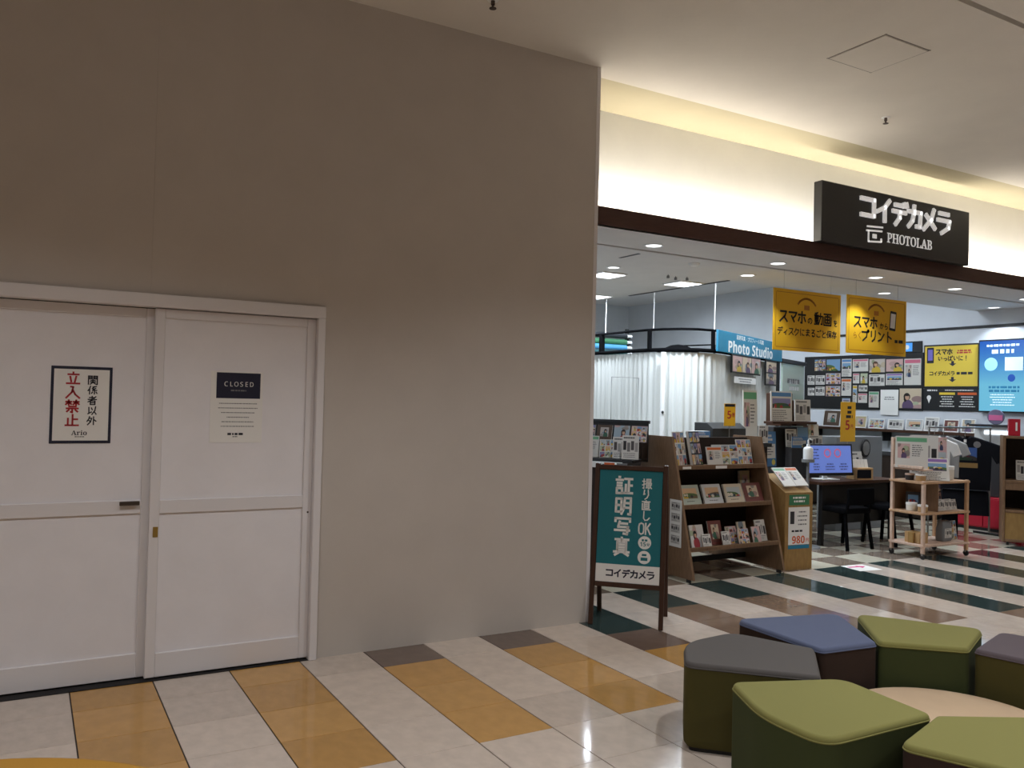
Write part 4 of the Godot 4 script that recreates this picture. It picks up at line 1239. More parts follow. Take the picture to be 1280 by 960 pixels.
func hanging(label: String, at: Vector3, w: float, h: float) -> Node3D:
	var t := thing("hanging_sign", label, "sign", at, 0.0, "yellow hanging signs")
	put(t, "sign_board", box(w, h, 0.012, 0.002), mats["sign_yellow"])
	for s in [[0, h / 2 - 0.035, w - 0.08, 0.006], [0, -h / 2 + 0.035, w - 0.08, 0.006], [-w / 2 + 0.035, 0, 0.006, h - 0.08], [w / 2 - 0.035, 0, 0.006, h - 0.08]]:
		put(t, "printed_border", box(s[2], s[3], 0.0006, 0.0), mats["sign_brown"], Vector3(s[0], s[1], 0.0063))
	var st := begin()
	var arc := []
	for k in 9: arc.append(Vector2(sin((k - 4) * 0.22) * 0.17, cos((k - 4) * 0.22) * 0.17))
	ribbon(st, arc, 0.022, 0.0)
	ribbon(st, [Vector2(-0.03, 0.075), Vector2(0.03, 0.075)], 0.05, 0.0)
	put(t, "arched_emblem", st.commit(), mats["sign_brown"], Vector3(-0.02, h / 2 - 0.25, 0.0068))
	for x in [-w * 0.35, w * 0.35]:
		var top := SC - at.y + 0.03
		put(t, "hanging_wire", lathe([Vector2(0.0015, h / 2), Vector2(0.0015, top)], 6), mats["steel"], Vector3(x, 0, 0))
	return t

# ---------------------------------------------------------------- folding easel sign
func build_easel_sign() -> void:
	# front feet run from (2.44, -0.26) to (2.78, 0.08); the sign faces the corridor
	var t := thing("easel_sign", "dark wooden easel sign with a teal ID photo poster", "easel sign", Vector3(2.775, 0, -0.24), -45.0)
	var hw := 0.245
	var tl := Vector3(0, 1.12, 0.0)
	var lean := 0.2
	for side in [[1.0, "leg"], [-1.0, "rear_leg"]]:
		for x in [-hw, hw]:
			put(t, side[1], bar(Vector3(x, 0.0, lean * side[0]), Vector3(x, 1.12, 0.012 * side[0]), 0.032, 0.026), mats["dark_wood"])
	var p := Node3D.new()
	p.name = "sign_panel"
	t.add_child(p)
	p.position = Vector3(0, 0.262, lean - 0.168 * 0.262 + 0.004)
	p.rotation_degrees.x = -rad_to_deg(atan(0.188 / 1.12))
	put(p, "frame_bar", box(0.458, 0.034, 0.026, 0.003), mats["dark_wood"], Vector3(0, 0.017, 0))
	put(p, "frame_bar", box(0.458, 0.034, 0.026, 0.003), mats["dark_wood"], Vector3(0, 0.845, 0))
	put(p, "backing", box(0.458, 0.8, 0.01, 0.002), mats["dark_wood"], Vector3(0, 0.431, -0.006))
	put(p, "poster", box(0.45, 0.794, 0.002, 0.0), mats["teal"], Vector3(0, 0.431, 0.002))
	put(p, "poster_foot", box(0.45, 0.125, 0.001, 0.0), mats["paper"], Vector3(0, 0.0975, 0.0035))
	var wm: StandardMaterial3D = mats["paper"]
	jp(p, "証明写真", 0.136, 0.125, Vector3(-0.115, 0.785, 0.0036), wm, true, 0.0, 1.05, 0.98)
	jp(p, "撮り直し", 0.076, 0.11, Vector3(0.078, 0.775, 0.0036), wm, true, 0.0, 1.0, 0.95)
	jp(p, "OK", 0.088, 0.12, Vector3(0.056, 0.464, 0.0036), wm, false, 0.0, 0.74, 0.7)
	for k in 2:
		put(p, "white_disc", disc(0.046), wm, Vector3(0.114, 0.322 - 0.102 * k, 0.003))
		small_print(p, mats["teal"], Vector3(0.114, 0.346 - 0.102 * k, 0.0042), 0.045, 1, 0.03, 0.014, 80 + k)
		if k == 0:
			latin(p, "15", 0.04, Vector3(0.103, 0.311, 0.0042), mats["teal"], true, false, 0.0004)
			jp(p, "分", 0.024, 0.14, Vector3(0.127, 0.323, 0.0042), mats["teal"])
		else: small_print(p, mats["teal"], Vector3(0.114, 0.219, 0.0042), 0.06, 1, 0.03, 0.022, 84)
	jp(p, "コイデカメラ", 0.058, 0.17, Vector3(-0.155, 0.128, 0.0044), mats["navy"])

# ---------------------------------------------------------------- slanted display racks
func leaning(called: String, label: String, cat: String, x0: float, x1: float, y0: float, y1: float, z: float, cell: Vector2i, group: String, thick := 0.012, lean := -14.0, yaw := 0.0) -> MeshInstance3D:
	var o := put(self, called, card(x1 - x0, y1 - y0, thick, cell), atlas_mat)
	var b := Basis(Vector3.UP, deg_to_rad(yaw)) * Basis(Vector3.RIGHT, deg_to_rad(lean))
	o.transform = Transform3D(b, Vector3((x0 + x1) / 2, y0, z) + b * Vector3(0, (y1 - y0) / 2, 0))
	tag(o, label, cat, group)
	return o

func build_racks() -> void:
	var t := thing("display_rack", "tall brown slant-sided display rack with three shelves of photo goods", "display rack", Vector3(4.6, 0, -1.45))
	var side := PackedVector2Array([Vector2(-0.5, 0.03), Vector2(0.5, 0.03), Vector2(0.18, 1.27), Vector2(-0.18, 1.27)])
	for x in [-0.57, 0.545]:
		var o := put(t, "side_panel", plate(side, 0.026, 0.002), mats["rack_wood"], Vector3(x, 0, 0), Vector3(0, 90, 0))
		put(o, "glide", box(0.05, 0.03, 0.02, 0.003), mats["black"], Vector3(-0.43, 0.015, 0.013))
		put(o, "glide", box(0.05, 0.03, 0.02, 0.003), mats["black"], Vector3(0.43, 0.015, 0.013))
	for s in [[0.985, 0.245], [0.64, 0.335], [0.275, 0.43]]:
		put(t, "shelf", box(1.114, 0.024, s[1] * 2, 0.003), mats["rack_wood"], Vector3(0, s[0], 0))
		put(t, "shelf_lip", box(1.114, 0.03, 0.008, 0.002), mats["rack_wood"], Vector3(0, s[0] + 0.014, s[1] - 0.004))
	put(t, "back_panel", box(1.114, 0.97, 0.016, 0.002), mats["rack_back"], Vector3(0, 0.77, 0.0))
	put(t, "base_bar", box(1.114, 0.05, 0.03, 0.003), mats["black"], Vector3(0, 0.1, 0.0))
	put(t, "price_rail", box(0.14, 0.026, 0.002, 0.0), mats["paper"], Vector3(-0.02, 0.99, 0.247))
	put(t, "price_rail", box(0.1, 0.022, 0.002, 0.0), mats["paper"], Vector3(-0.44, 0.99, 0.247))
	# leaflets stuck on the end panel
	var lf := thing("end_panel_poster", "narrow white poster of sample frames on the rack end panel", "poster", Vector3(4.027, 0.5, -1.19), -90)
	put(lf, "poster_sheet", box(0.16, 0.42, 0.002, 0.0005), mats["paper"], Vector3(0, 0, 0.001))
	for k in 4: put(lf, "sample_picture", card(0.12, 0.075, 0.0008, Vector2i(2 + k, 7)), atlas_mat, Vector3(0, 0.15 - k * 0.098, 0.0022))
	var g1 := "cards on the top rack shelf"
	var y1 := 0.998
	leaning("photo_card", "blue and white picture strip at the end of the top rack shelf", "card", 4.10, 4.27, y1, 1.315, -1.31, Vector2i(0, 4), g1, 0.006, -10, 12)
	leaning("photo_card", "black-backed tall picture strip on the top rack shelf", "card", 4.29, 4.45, y1, 1.315, -1.32, Vector2i(2, 4), g1, 0.03, -12, 12)
	leaning("framed_card", "white framed snapshot with a yellow patch on the top rack shelf", "photo frame", 4.47, 4.66, y1, 1.175, -1.27, Vector2i(5, 3), g1, 0.012, -12)
	leaning("photo_card", "wide cream collage card at the back of the top rack shelf", "card", 4.6, 4.93, y1, 1.19, -1.33, Vector2i(4, 4), g1, 0.008, -12)
	leaning("photo_card", "upright cream collage card near the right end of the top shelf", "card", 4.93, 5.12, y1, 1.24, -1.34, Vector2i(0, 4), g1, 0.008, -12)
	var g2 := "albums on the middle rack shelf"
	leaning("photo_album", "pale album with a grey landscape cover on the middle shelf", "album", 4.1, 4.33, 0.653, 0.835, -1.2, Vector2i(6, 5), g2, 0.02, -22)
	leaning("photo_album", "white album with a violet picture band on the middle shelf", "album", 4.37, 4.6, 0.653, 0.835, -1.2, Vector2i(2, 5), g2, 0.02, -22)
	leaning("photo_album", "lilac and green album on the middle shelf", "album", 4.64, 4.87, 0.653, 0.83, -1.2, Vector2i(0, 5), g2, 0.02, -22)
	leaning("photo_album", "brick-red album with a portrait on the middle shelf", "album", 4.88, 5.12, 0.653, 0.835, -1.2, Vector2i(3, 5), g2, 0.02, -22)
	leaning("bottle_label_card", "small dark red and grey label card in the corner behind the red album", "card", 5.0, 5.13, 0.653, 0.93, -1.4, Vector2i(5, 5), g2, 0.03, -4)
	var g3 := "small frames on the bottom rack shelf"
	var low := [[4.12, 4.28, 0.2, -1.08, 7, 0, "tall wedding-picture frame at the end of the bottom rack shelf"], [4.22, 4.32, 0.12, -1.04, 1, 7, "tiny white tag frame before the tall wedding picture"], [4.38, 4.54, 0.22, -1.12, 3, 5, "dark red upright frame on the bottom rack shelf"], [4.47, 4.56, 0.13, -1.05, 0, 7, "small white bottle-shaped card before the dark red frame"], [4.58, 4.71, 0.16, -1.11, 7, 4, "pink patterned little frame on the bottom shelf"], [4.68, 4.81, 0.14, -1.06, 3, 4, "rose coloured little frame hanging over the bottom shelf edge"], [4.76, 4.87, 0.19, -1.14, 2, 1, "oval white portrait stand on the bottom shelf"], [4.87, 4.97, 0.15, -1.07, 4, 1, "beige little portrait stand on the bottom shelf"], [4.97, 5.1, 0.2, -1.12, 5, 7, "white card stand at the far end of the bottom shelf"]]
	for f in low: leaning("framed_snapshot", f[6], "photo frame", f[0], f[1], 0.289, 0.289 + f[2], f[3], Vector2i(f[4], f[5]), g3, 0.012, -16)
	# second unit: black-edged magazine stand at the end of the rack
	var yaw := -58.0
	var o2 := Vector3(3.38, 0, -1.78)
	var m := thing("album_stand", "black-edged stepped stand of photo books beside the hoarding", "display stand", o2, yaw)
	put(m, "cabinet_body", box(1.0, 0.98, 0.34, 0.004), mats["rack_back"], Vector3(0, 0.49, -0.19))
	put(m, "lower_step", box(1.04, 0.026, 0.4, 0.004), mats["black"], Vector3(0, 1.043, -0.18))
	put(m, "upper_step", box(1.04, 0.15, 0.16, 0.004), mats["rack_back"], Vector3(0, 1.131, -0.3))
	put(m, "back_board", box(1.04, 0.36, 0.02, 0.003), mats["charcoal"], Vector3(0, 1.2, -0.39))
	put(m, "top_edge", box(1.06, 0.03, 0.04, 0.003), mats["black"], Vector3(0, 1.39, -0.39))
	var tabs := ["paper", "poster_yellow", "orange_ink", "board_tan", "charcoal", "paper", "orange_ink", "grey_print"]
	for k in 8: put(m, "price_tab", box(0.1, 0.05, 0.003, 0.0005), mats[tabs[k]], Vector3(-0.42 + k * 0.12, 1.0, 0.0225))
	var B := Basis(Vector3.UP, deg_to_rad(yaw))
	var books := [[-0.4, -0.1, 0.16, 4, 4, "grey photo book at the hoarding end of the stepped stand"], [-0.24, -0.09, 0.18, 1, 5, "photo book with a brown cover on the stepped stand"], [-0.08, -0.08, 0.15, 3, 2, "landscape photo leaflet on the lower step of the stand"], [0.08, -0.06, 0.2, 3, 3, "white folded brochure leaning on the lower step"], [0.24, -0.08, 0.17, 4, 4, "leaflet of many small photos on the lower step of the stand"], [0.38, -0.05, 0.2, 2, 7, "black and white sample card at the rack end of the stand"], [0.48, -0.02, 0.22, 4, 7, "white sample card overhanging the stand corner"]]
	for b in books:
		var p: Vector3 = o2 + B * Vector3(b[0], 1.058, b[1])
		leaning("photo_book", b[5], "book", p.x - 0.075, p.x + 0.075, 1.058, 1.058 + b[2], p.z, Vector2i(b[3], b[4]), "books on the stepped stand", 0.016, -16, yaw + 18)
	var back := [[-0.4, 5, 3, "lilac grey sample print on the upper step by the hoarding"], [-0.22, 4, 2, "green landscape print on the upper step"], [-0.04, 2, 4, "dark sheet of small photos on the upper step"], [0.13, 1, 5, "dark brown album on the upper step"], [0.3, 1, 1, "portrait print with a red scarf on the upper step"], [0.47, 3, 4, "rose sheet of small photos at the far end of the upper step"]]
	for b in back:
		var p2: Vector3 = o2 + B * Vector3(b[0], 1.208, -0.26)
		leaning("sample_print", b[3], "print", p2.x - 0.075, p2.x + 0.075, 1.208, 1.355, p2.z, Vector2i(b[1], b[2]), "prints on the upper step", 0.012, -14, yaw)

# ---------------------------------------------------------------- tan leaflet box
func build_leaflet_box() -> void:
	var t := thing("leaflet_box", "tall tan board box stand with a price card on its front", "stand", Vector3(5.47, 0, -1.2), -6.0)
	put(t, "box_body", plate(PackedVector2Array([Vector2(-0.15, 0.0), Vector2(0.15, 0.0), Vector2(0.15, 0.74), Vector2(-0.15, 0.9)]), 0.34, 0.002), mats["board_tan"], Vector3(-0.17, 0, 0), Vector3(0, 90, 0)).position = Vector3(-0.17, 0, 0)
	t.get_child(0).rotation_degrees = Vector3(0, -90, 0)
	t.get_child(0).position = Vector3(0.17, 0, 0)
	put(t, "green_card", box(0.25, 0.1, 0.002, 0.0005), mats["roll_green"], Vector3(0, 0.67, 0.152))
	small_print(t, mats["paper"], Vector3(0, 0.7, 0.1535), 0.2, 2, 0.035, 0.018, 91)
	put(t, "price_card", box(0.26, 0.36, 0.003, 0.0005), mats["paper"], Vector3(0, 0.42, 0.1525))
	put(t, "price_card_foot", box(0.26, 0.035, 0.003, 0.0005), mats["studio_blue"], Vector3(0, 0.218, 0.1525))
	put(t, "phone_drawing", box(0.05, 0.12, 0.001, 0.0), mats["charcoal"], Vector3(-0.085, 0.5, 0.1545))
	small_print(t, mats["grey_print"], Vector3(0.04, 0.56, 0.1545), 0.14, 4, 0.04, 0.012, 92)
	latin(t, "980", 0.1, Vector3(-0.005, 0.285, 0.1545), mats["orange_ink"], true, false, 0.0005)
	jp(t, "円", 0.04, 0.13, Vector3(0.085, 0.3, 0.1545), mats["orange_ink"])
	small_print(t, mats["ink"], Vector3(-0.02, 0.38, 0.1545), 0.2, 1, 0.03, 0.018, 93)
	for k in 2:
		var lf := put(self, "leaflet", card(0.15, 0.25, 0.01, Vector2i(3 + k * 2, 3)), atlas_mat)
		var b := Basis(Vector3.UP, deg_to_rad(-6.0)) * Basis(Vector3.RIGHT, deg_to_rad(-50.0))
		lf.transform = Transform3D(b, Vector3(5.385 + k * 0.17, 0.875, -1.19))
		tag(lf, ["white leaflet on the sloping top of the tan box, nearer the rack", "white leaflet on the sloping top of the tan box, nearer the desk"][k], "leaflet", "leaflets on the tan box")

# ---------------------------------------------------------------- counter, display pillar, desk
func build_counter_and_desk() -> void:
	var c := thing("service_counter", "black-topped counter running behind the display rack", "counter", Vector3(5.5, 0, -2.55))
	put(c, "counter_body", box(1.7, 1.1, 0.5, 0.004), mats["rack_back"], Vector3(0, 0.55, 0))
	put(c, "counter_top", box(1.78, 0.045, 0.56, 0.004), mats["black"], Vector3(0, 1.1225, 0))
	for k in 3: put(c, "front_panel", box(0.52, 0.98, 0.014, 0.003), mats["dark_wood"], Vector3(-0.56 + 0.56 * k, 0.54, 0.256))
	var bx := thing("blue_box", "small blue and white paper packet pile on the counter", "box", Vector3(5.38, 1.145, -2.4))
	put(bx, "packet", card(0.24, 0.13, 0.12, Vector2i(0, 6)), atlas_mat, Vector3(0, 0.065, -0.06))
	put(bx, "tray", box(0.26, 0.012, 0.15, 0.002), mats["navy"], Vector3(0, 0.006, 0))
	var pr := thing("printer", "dark grey box printer on the counter", "printer", Vector3(5.8, 1.145, -2.5))
	put(pr, "printer_body", plate(PackedVector2Array([Vector2(-0.15, 0.0), Vector2(0.15, 0.0), Vector2(0.15, 0.16), Vector2(0.06, 0.22), Vector2(-0.15, 0.22)]), 0.5, 0.006), mats["printer_grey"], Vector3(0.25, 0, 0), Vector3(0, -90, 0))
	put(pr, "paper_slot", box(0.3, 0.02, 0.01, 0.002), mats["black"], Vector3(0, 0.06, 0.152))
	var pop := thing("price_tag", "yellow price tag with a black band standing by the curtain", "tag", Vector3(5.75, 1.145, -2.3))
	put(pop, "tag_sheet", box(0.17, 0.25, 0.003, 0.0005), mats["sign_yellow"], Vector3(0, 0.315, 0))
	put(pop, "tag_band", box(0.15, 0.03, 0.001, 0.0), mats["ink"], Vector3(0, 0.42, 0.002))
	latin(pop, "5", 0.12, Vector3(-0.01, 0.315, 0.002), mats["red_ink"], true, false, 0.0005)
	jp(pop, "倍", 0.05, 0.13, Vector3(0.025, 0.34, 0.002), mats["red_ink"])
	put(pop, "tag_stem", box(0.01, 0.2, 0.006, 0.001), mats["steel"], Vector3(0, 0.1, -0.003))
	var cu := photo_frame_simple("white photo mug card beside the printer on the counter", Vector3(6.28, 1.145, -2.31), 0.15, 0.2, Vector2i(3, 7))
	cu.set_meta("group", "counter cards")
	# tall dark display pillar with poster boards
	var p := thing("display_pillar", "dark brown display pillar carrying white poster boards", "display stand", Vector3(6.97, 0, -2.62), 0.0)
	put(p, "pillar_body", box(0.62, 1.32, 0.3, 0.006), mats["charcoal"], Vector3(0.03, 0.66, -0.06))
	put(p, "upper_box", box(0.2, 0.4, 0.24, 0.006), mats["dark_wood"], Vector3(-0.03, 1.53, -0.06))
	put(p, "upper_box", box(0.2, 0.32, 0.24, 0.006), mats["dark_wood"], Vector3(0.24, 1.49, -0.06))
	put(p, "oval_rim", plate(scaled(circle2(0.1, 28), Vector2(0.85, 1.15)), 0.02, 0.004), mats["pine"], Vector3(0.02, 1.17, 0.092))
	put(p, "oval_picture", plate(scaled(circle2(0.075, 28), Vector2(0.85, 1.15)), 0.003), mats["shirt_black"], Vector3(0.02, 1.17, 0.113))
	var boards := [[6.17, 1.146, 0.22, 0.6, 3, 3, "tall poster board with a yellow portrait beside the pillar"], [6.67, 1.395, 0.35, 0.35, 6, 3, "white poster board with a dark figure on the pillar"], [7.03, 1.395, 0.27, 0.26, 1, 7, "smaller white poster board with two faces on the pillar"]]
	for b in boards: leaning("poster_board", b[6], "poster", b[0] - b[2] / 2, b[0] + b[2] / 2, b[1], b[1] + b[3], -2.4, Vector2i(b[4], b[5]), "poster boards on the pillar", 0.01, -2)
	put(p, "ledge", box(0.76, 0.03, 0.14, 0.003), mats["dark_wood"], Vector3(-0.07, 1.375, 0.16))
	leaning("blue_leaflet", "tall blue and white leaflet leaning on the counter end", "leaflet", 6.42, 6.62, 0.86, 1.27, -2.42, Vector2i(0, 6), "", 0.008, -3)
	# desk
	var d := thing("service_desk", "dark table with a screen on it in the middle of the shop", "desk", Vector3(7.43, 0, -2.11), 0.0)
	put(d, "table_top", plate(round_poly([Vector2(-0.7, -0.25), Vector2(0.7, -0.25), Vector2(0.7, 0.25), Vector2(-0.7, 0.25)], [0.08]), 0.035, 0.004), mats["dark_wood"], Vector3(0, 0.725, 0), Vector3(90, 0, 0))
	put(d, "modesty_panel", box(1.2, 0.46, 0.02, 0.003), mats["black"], Vector3(-0.02, 0.46, 0.17))
	for x in [-0.62, 0.62]:
		for z in [-0.19, 0.19]: put(d, "leg", bar(Vector3(x, 0.0, z), Vector3(x * 0.98, 0.69, z), 0.05, 0.05), mats["black"])
	var dx := 7.08
	var mo := thing("monitor", "desktop monitor showing a blue screen with red circles", "monitor", Vector3(dx, 0.725, -2.05), -8.0)
	put(mo, "monitor_foot", box(0.26, 0.012, 0.18, 0.003), mats["white_paint"], Vector3(0, 0.006, -0.04))
	put(mo, "monitor_neck", box(0.06, 0.12, 0.03, 0.004), mats["white_paint"], Vector3(0, 0.06, -0.06))
	var case := put(mo, "monitor_case", box(0.7, 0.37, 0.04, 0.006), mats["black"], Vector3(0, 0.235, 0), Vector3(-6, 0, 0))
	var face := put(case, "monitor_screen", box(0.645, 0.315, 0.002, 0.0), glow("monitor_blue", rgb(104, 128, 206), 0.6), Vector3(0, 0.005, 0.0205))
	for k in 2: put(face, "screen_circle", ring2(0.052, 0.036), glow("monitor_red", rgb(196, 96, 130), 0.55), Vector3(-0.03 + k * 0.15, 0.07, 0.0012))
	for k in 3: small_print(face, glow("monitor_text", rgb(60, 70, 130), 0.5), Vector3(-0.2 + k * 0.2, -0.05, 0.0014), 0.14, 3, 0.03, 0.014, 110 + k)
	small_print(face, mats["monitor_text"], Vector3(-0.22, 0.12, 0.0014), 0.14, 4, 0.035, 0.014, 114)
	# soap dispenser
	var so := thing("soap_dispenser", "white pump bottle of hand sanitizer on a grey stand", "dispenser", Vector3(6.56, 0, -1.9))
	put(so, "stand_foot", lathe([Vector2(0, 0.02), Vector2(0.14, 0.018), Vector2(0.15, 0.0)], 24), mats["grey_plastic"])
	put(so, "stand_pole", lathe([Vector2(0.016, 0.018), Vector2(0.016, 0.95), Vector2(0, 0.95)], 12), mats["grey_plastic"])
	put(so, "stand_tray", lathe([Vector2(0, 0.95), Vector2(0.07, 0.95), Vector2(0.07, 0.985), Vector2(0.064, 0.985), Vector2(0.064, 0.956), Vector2(0, 0.956)], 20), mats["grey_plastic"])
	put(so, "bottle", lathe([Vector2(0, 0.957), Vector2(0.052, 0.957), Vector2(0.054, 0.965), Vector2(0.054, 1.09), Vector2(0.048, 1.112), Vector2(0.02, 1.128), Vector2(0.02, 1.15), Vector2(0, 1.15)], 24), mats["soap"])
	put(so, "pump", tube([Vector3(0, 1.13, 0), Vector3(0, 1.2, 0), Vector3(0.015, 1.21, 0), Vector3(0.065, 1.2, 0)], 0.009, 10), mats["soap"])
	# things on the desk
	var bb := thing("leaflet_tray", "blue tray of leaflets behind the monitor", "tray", Vector3(7.0, 0.725, -2.36))
	put(bb, "tray_body", box(0.48, 0.36, 0.1, 0.004), mats["charcoal"], Vector3(0, 0.18, 0))
	put(bb, "leaflet_front", card(0.26, 0.13, 0.006, Vector2i(0, 6)), atlas_mat, Vector3(-0.11, 0.425, 0.04))
	put(bb, "leaflet_front", card(0.24, 0.15, 0.006, Vector2i(0, 7)), atlas_mat, Vector3(0.16, 0.43, 0.045))
	var wb := thing("card_box", "kraft box holding upright white cards next to the monitor", "box", Vector3(7.57, 0.725, -2.0), -12)
	put(wb, "box_body", box(0.22, 0.14, 0.2, 0.003), mats["kraft"], Vector3(0, 0.07, 0))
	put(wb, "box_mouth", box(0.2, 0.1, 0.002, 0.0), mats["shirt_black"], Vector3(-0.02, 0.07, 0.1005))
	for k in 4: put(wb, "card", box(0.05, 0.1, 0.07, 0.002), mats["paper"], Vector3(-0.08 + k * 0.052, 0.18, -0.02), Vector3(-14, 0, 0))
	leaning("card_holder", "grey sheet of small photo cards behind the kraft box", "card holder", 7.75, 7.99, 0.726, 1.03, -2.28, Vector2i(6, 7), "", 0.03, -10)
	leaning("photo_print", "white print with two faces standing behind the leaflet tray", "print", 6.78, 6.96, 1.09, 1.3, -2.42, Vector2i(4, 7), "prints behind the monitor", 0.008, -4)
	leaning("photo_print", "teal print standing behind the leaflet tray", "print", 6.98, 7.16, 1.09, 1.32, -2.42, Vector2i(3, 2), "prints behind the monitor", 0.008, -4)
	leaning("photo_print", "print of a brown-haired child standing behind the leaflet tray", "print", 7.16, 7.34, 1.09, 1.36, -2.41, Vector2i(7, 0), "prints behind the monitor", 0.008, -4)
	var yt := thing("tall_price_tag", "tall narrow yellow price banner behind the desk", "banner", Vector3(7.6, 0, -2.2), 0)
	put(yt, "banner_sheet", box(0.27, 0.48, 0.004, 0.0008), mats["sign_yellow"], Vector3(0, 1.4, 0))
	put(yt, "banner_pole", lathe([Vector2(0.008, 1.2), Vector2(0.008, 0.762), Vector2(0.06, 0.758), Vector2(0.06, 0.75)], 12), mats["steel"], Vector3(0, 0, -0.01))
	yt.get_child(1).position.y = -0.025
	small_print(yt, mats["ink"], Vector3(0.02, 1.59, 0.0025), 0.12, 3, 0.055, 0.035, 121)
	latin(yt, "5", 0.16, Vector3(-0.01, 1.36, 0.0025), mats["red_ink"], true, false, 0.0005)
	jp(yt, "円", 0.05, 0.13, Vector3(0.045, 1.37, 0.0025), mats["red_ink"])
	# back leaflet cabinet behind the desk, grey with an oval mirror
	var gc := thing("grey_display", "grey display cabinet with an oval mirror behind the desk", "cabinet", Vector3(8.35, 0, -2.75))
	put(gc, "cabinet_body", box(0.9, 1.2, 0.3, 0.005), mats["grey_plastic"], Vector3(0, 0.6, 0))
	put(gc, "mirror_rim", plate(scaled(circle2(0.1, 28), Vector2(0.9, 1.2)), 0.016, 0.004), mats["black"], Vector3(0.1, 1.05, 0.15))
	put(gc, "mirror", plate(scaled(circle2(0.075, 28), Vector2(0.9, 1.2)), 0.003), mats["steel"], Vector3(0.1, 1.05, 0.167))
	# chairs
	chair("black chair at the desk, nearer the tan box", Vector3(7.0, 0, -1.75), 176)
	chair("black chair at the desk, nearer the wooden cart", Vector3(7.72, 0, -1.72), 184)

func scaled(p: PackedVector2Array, s: Vector2) -> PackedVector2Array:
	var o := PackedVector2Array()
	for q in p: o.append(q * s)
	return o

func ring2(r: float, q: float) -> ArrayMesh:
	var st := begin()
	for i in 24:
		var a := Vector2(cos(TAU * i / 24), sin(TAU * i / 24))
		var b := Vector2(cos(TAU * (i + 1) / 24), sin(TAU * (i + 1) / 24))
		quad(st, Vector3(a.x * q, a.y * q, 0), Vector3(a.x * r, a.y * r, 0), Vector3(b.x * r, b.y * r, 0), Vector3(b.x * q, b.y * q, 0), Vector3.BACK)
	return st.commit()

func photo_frame_simple(label: String, at: Vector3, w: float, h: float, cell: Vector2i) -> Node3D:
	var t := thing("photo_stand", label, "photo frame", at)
	put(t, "picture", card(w, h, 0.008, cell), atlas_mat, Vector3(0, h / 2, 0))
	put(t, "stand", box(w * 0.5, 0.006, 0.06, 0.001), mats["white_paint"], Vector3(0, 0.003, -0.02))
	return t

func chair(label: String, at: Vector3, yaw: float) -> void:
	var t := thing("desk_chair", label, "chair", at, yaw, "black desk chairs")
	var m: StandardMaterial3D = mats["matte_black"]
	put(t, "seat", stack(round_poly([Vector2(-0.21, -0.2), Vector2(0.21, -0.2), Vector2(0.21, 0.2), Vector2(-0.21, 0.2)], [0.06]), [[0.01, 0.4], [0.0, 0.41], [0.0, 0.44], [0.015, 0.46]], true, true), m)
	for x in [-0.17, 0.17]:
		put(t, "leg", bar(Vector3(x * 1.12, 0, 0.2), Vector3(x, 0.41, 0.16), 0.03, 0.03), m)
		put(t, "leg", bar(Vector3(x * 1.12, 0, -0.22), Vector3(x, 0.41, -0.16), 0.03, 0.03), m)
		put(t, "back_post", bar(Vector3(x, 0.43, -0.185), Vector3(x, 0.66, -0.22), 0.025, 0.025), m)
	put(t, "backrest", stack(round_poly([Vector2(-0.2, -0.235), Vector2(0.2, -0.235), Vector2(0.2, -0.205), Vector2(-0.2, -0.205)], [0.012]), [[0.004, 0.5], [0.0, 0.51], [0.0, 0.665], [0.006, 0.68]], true, true), m)

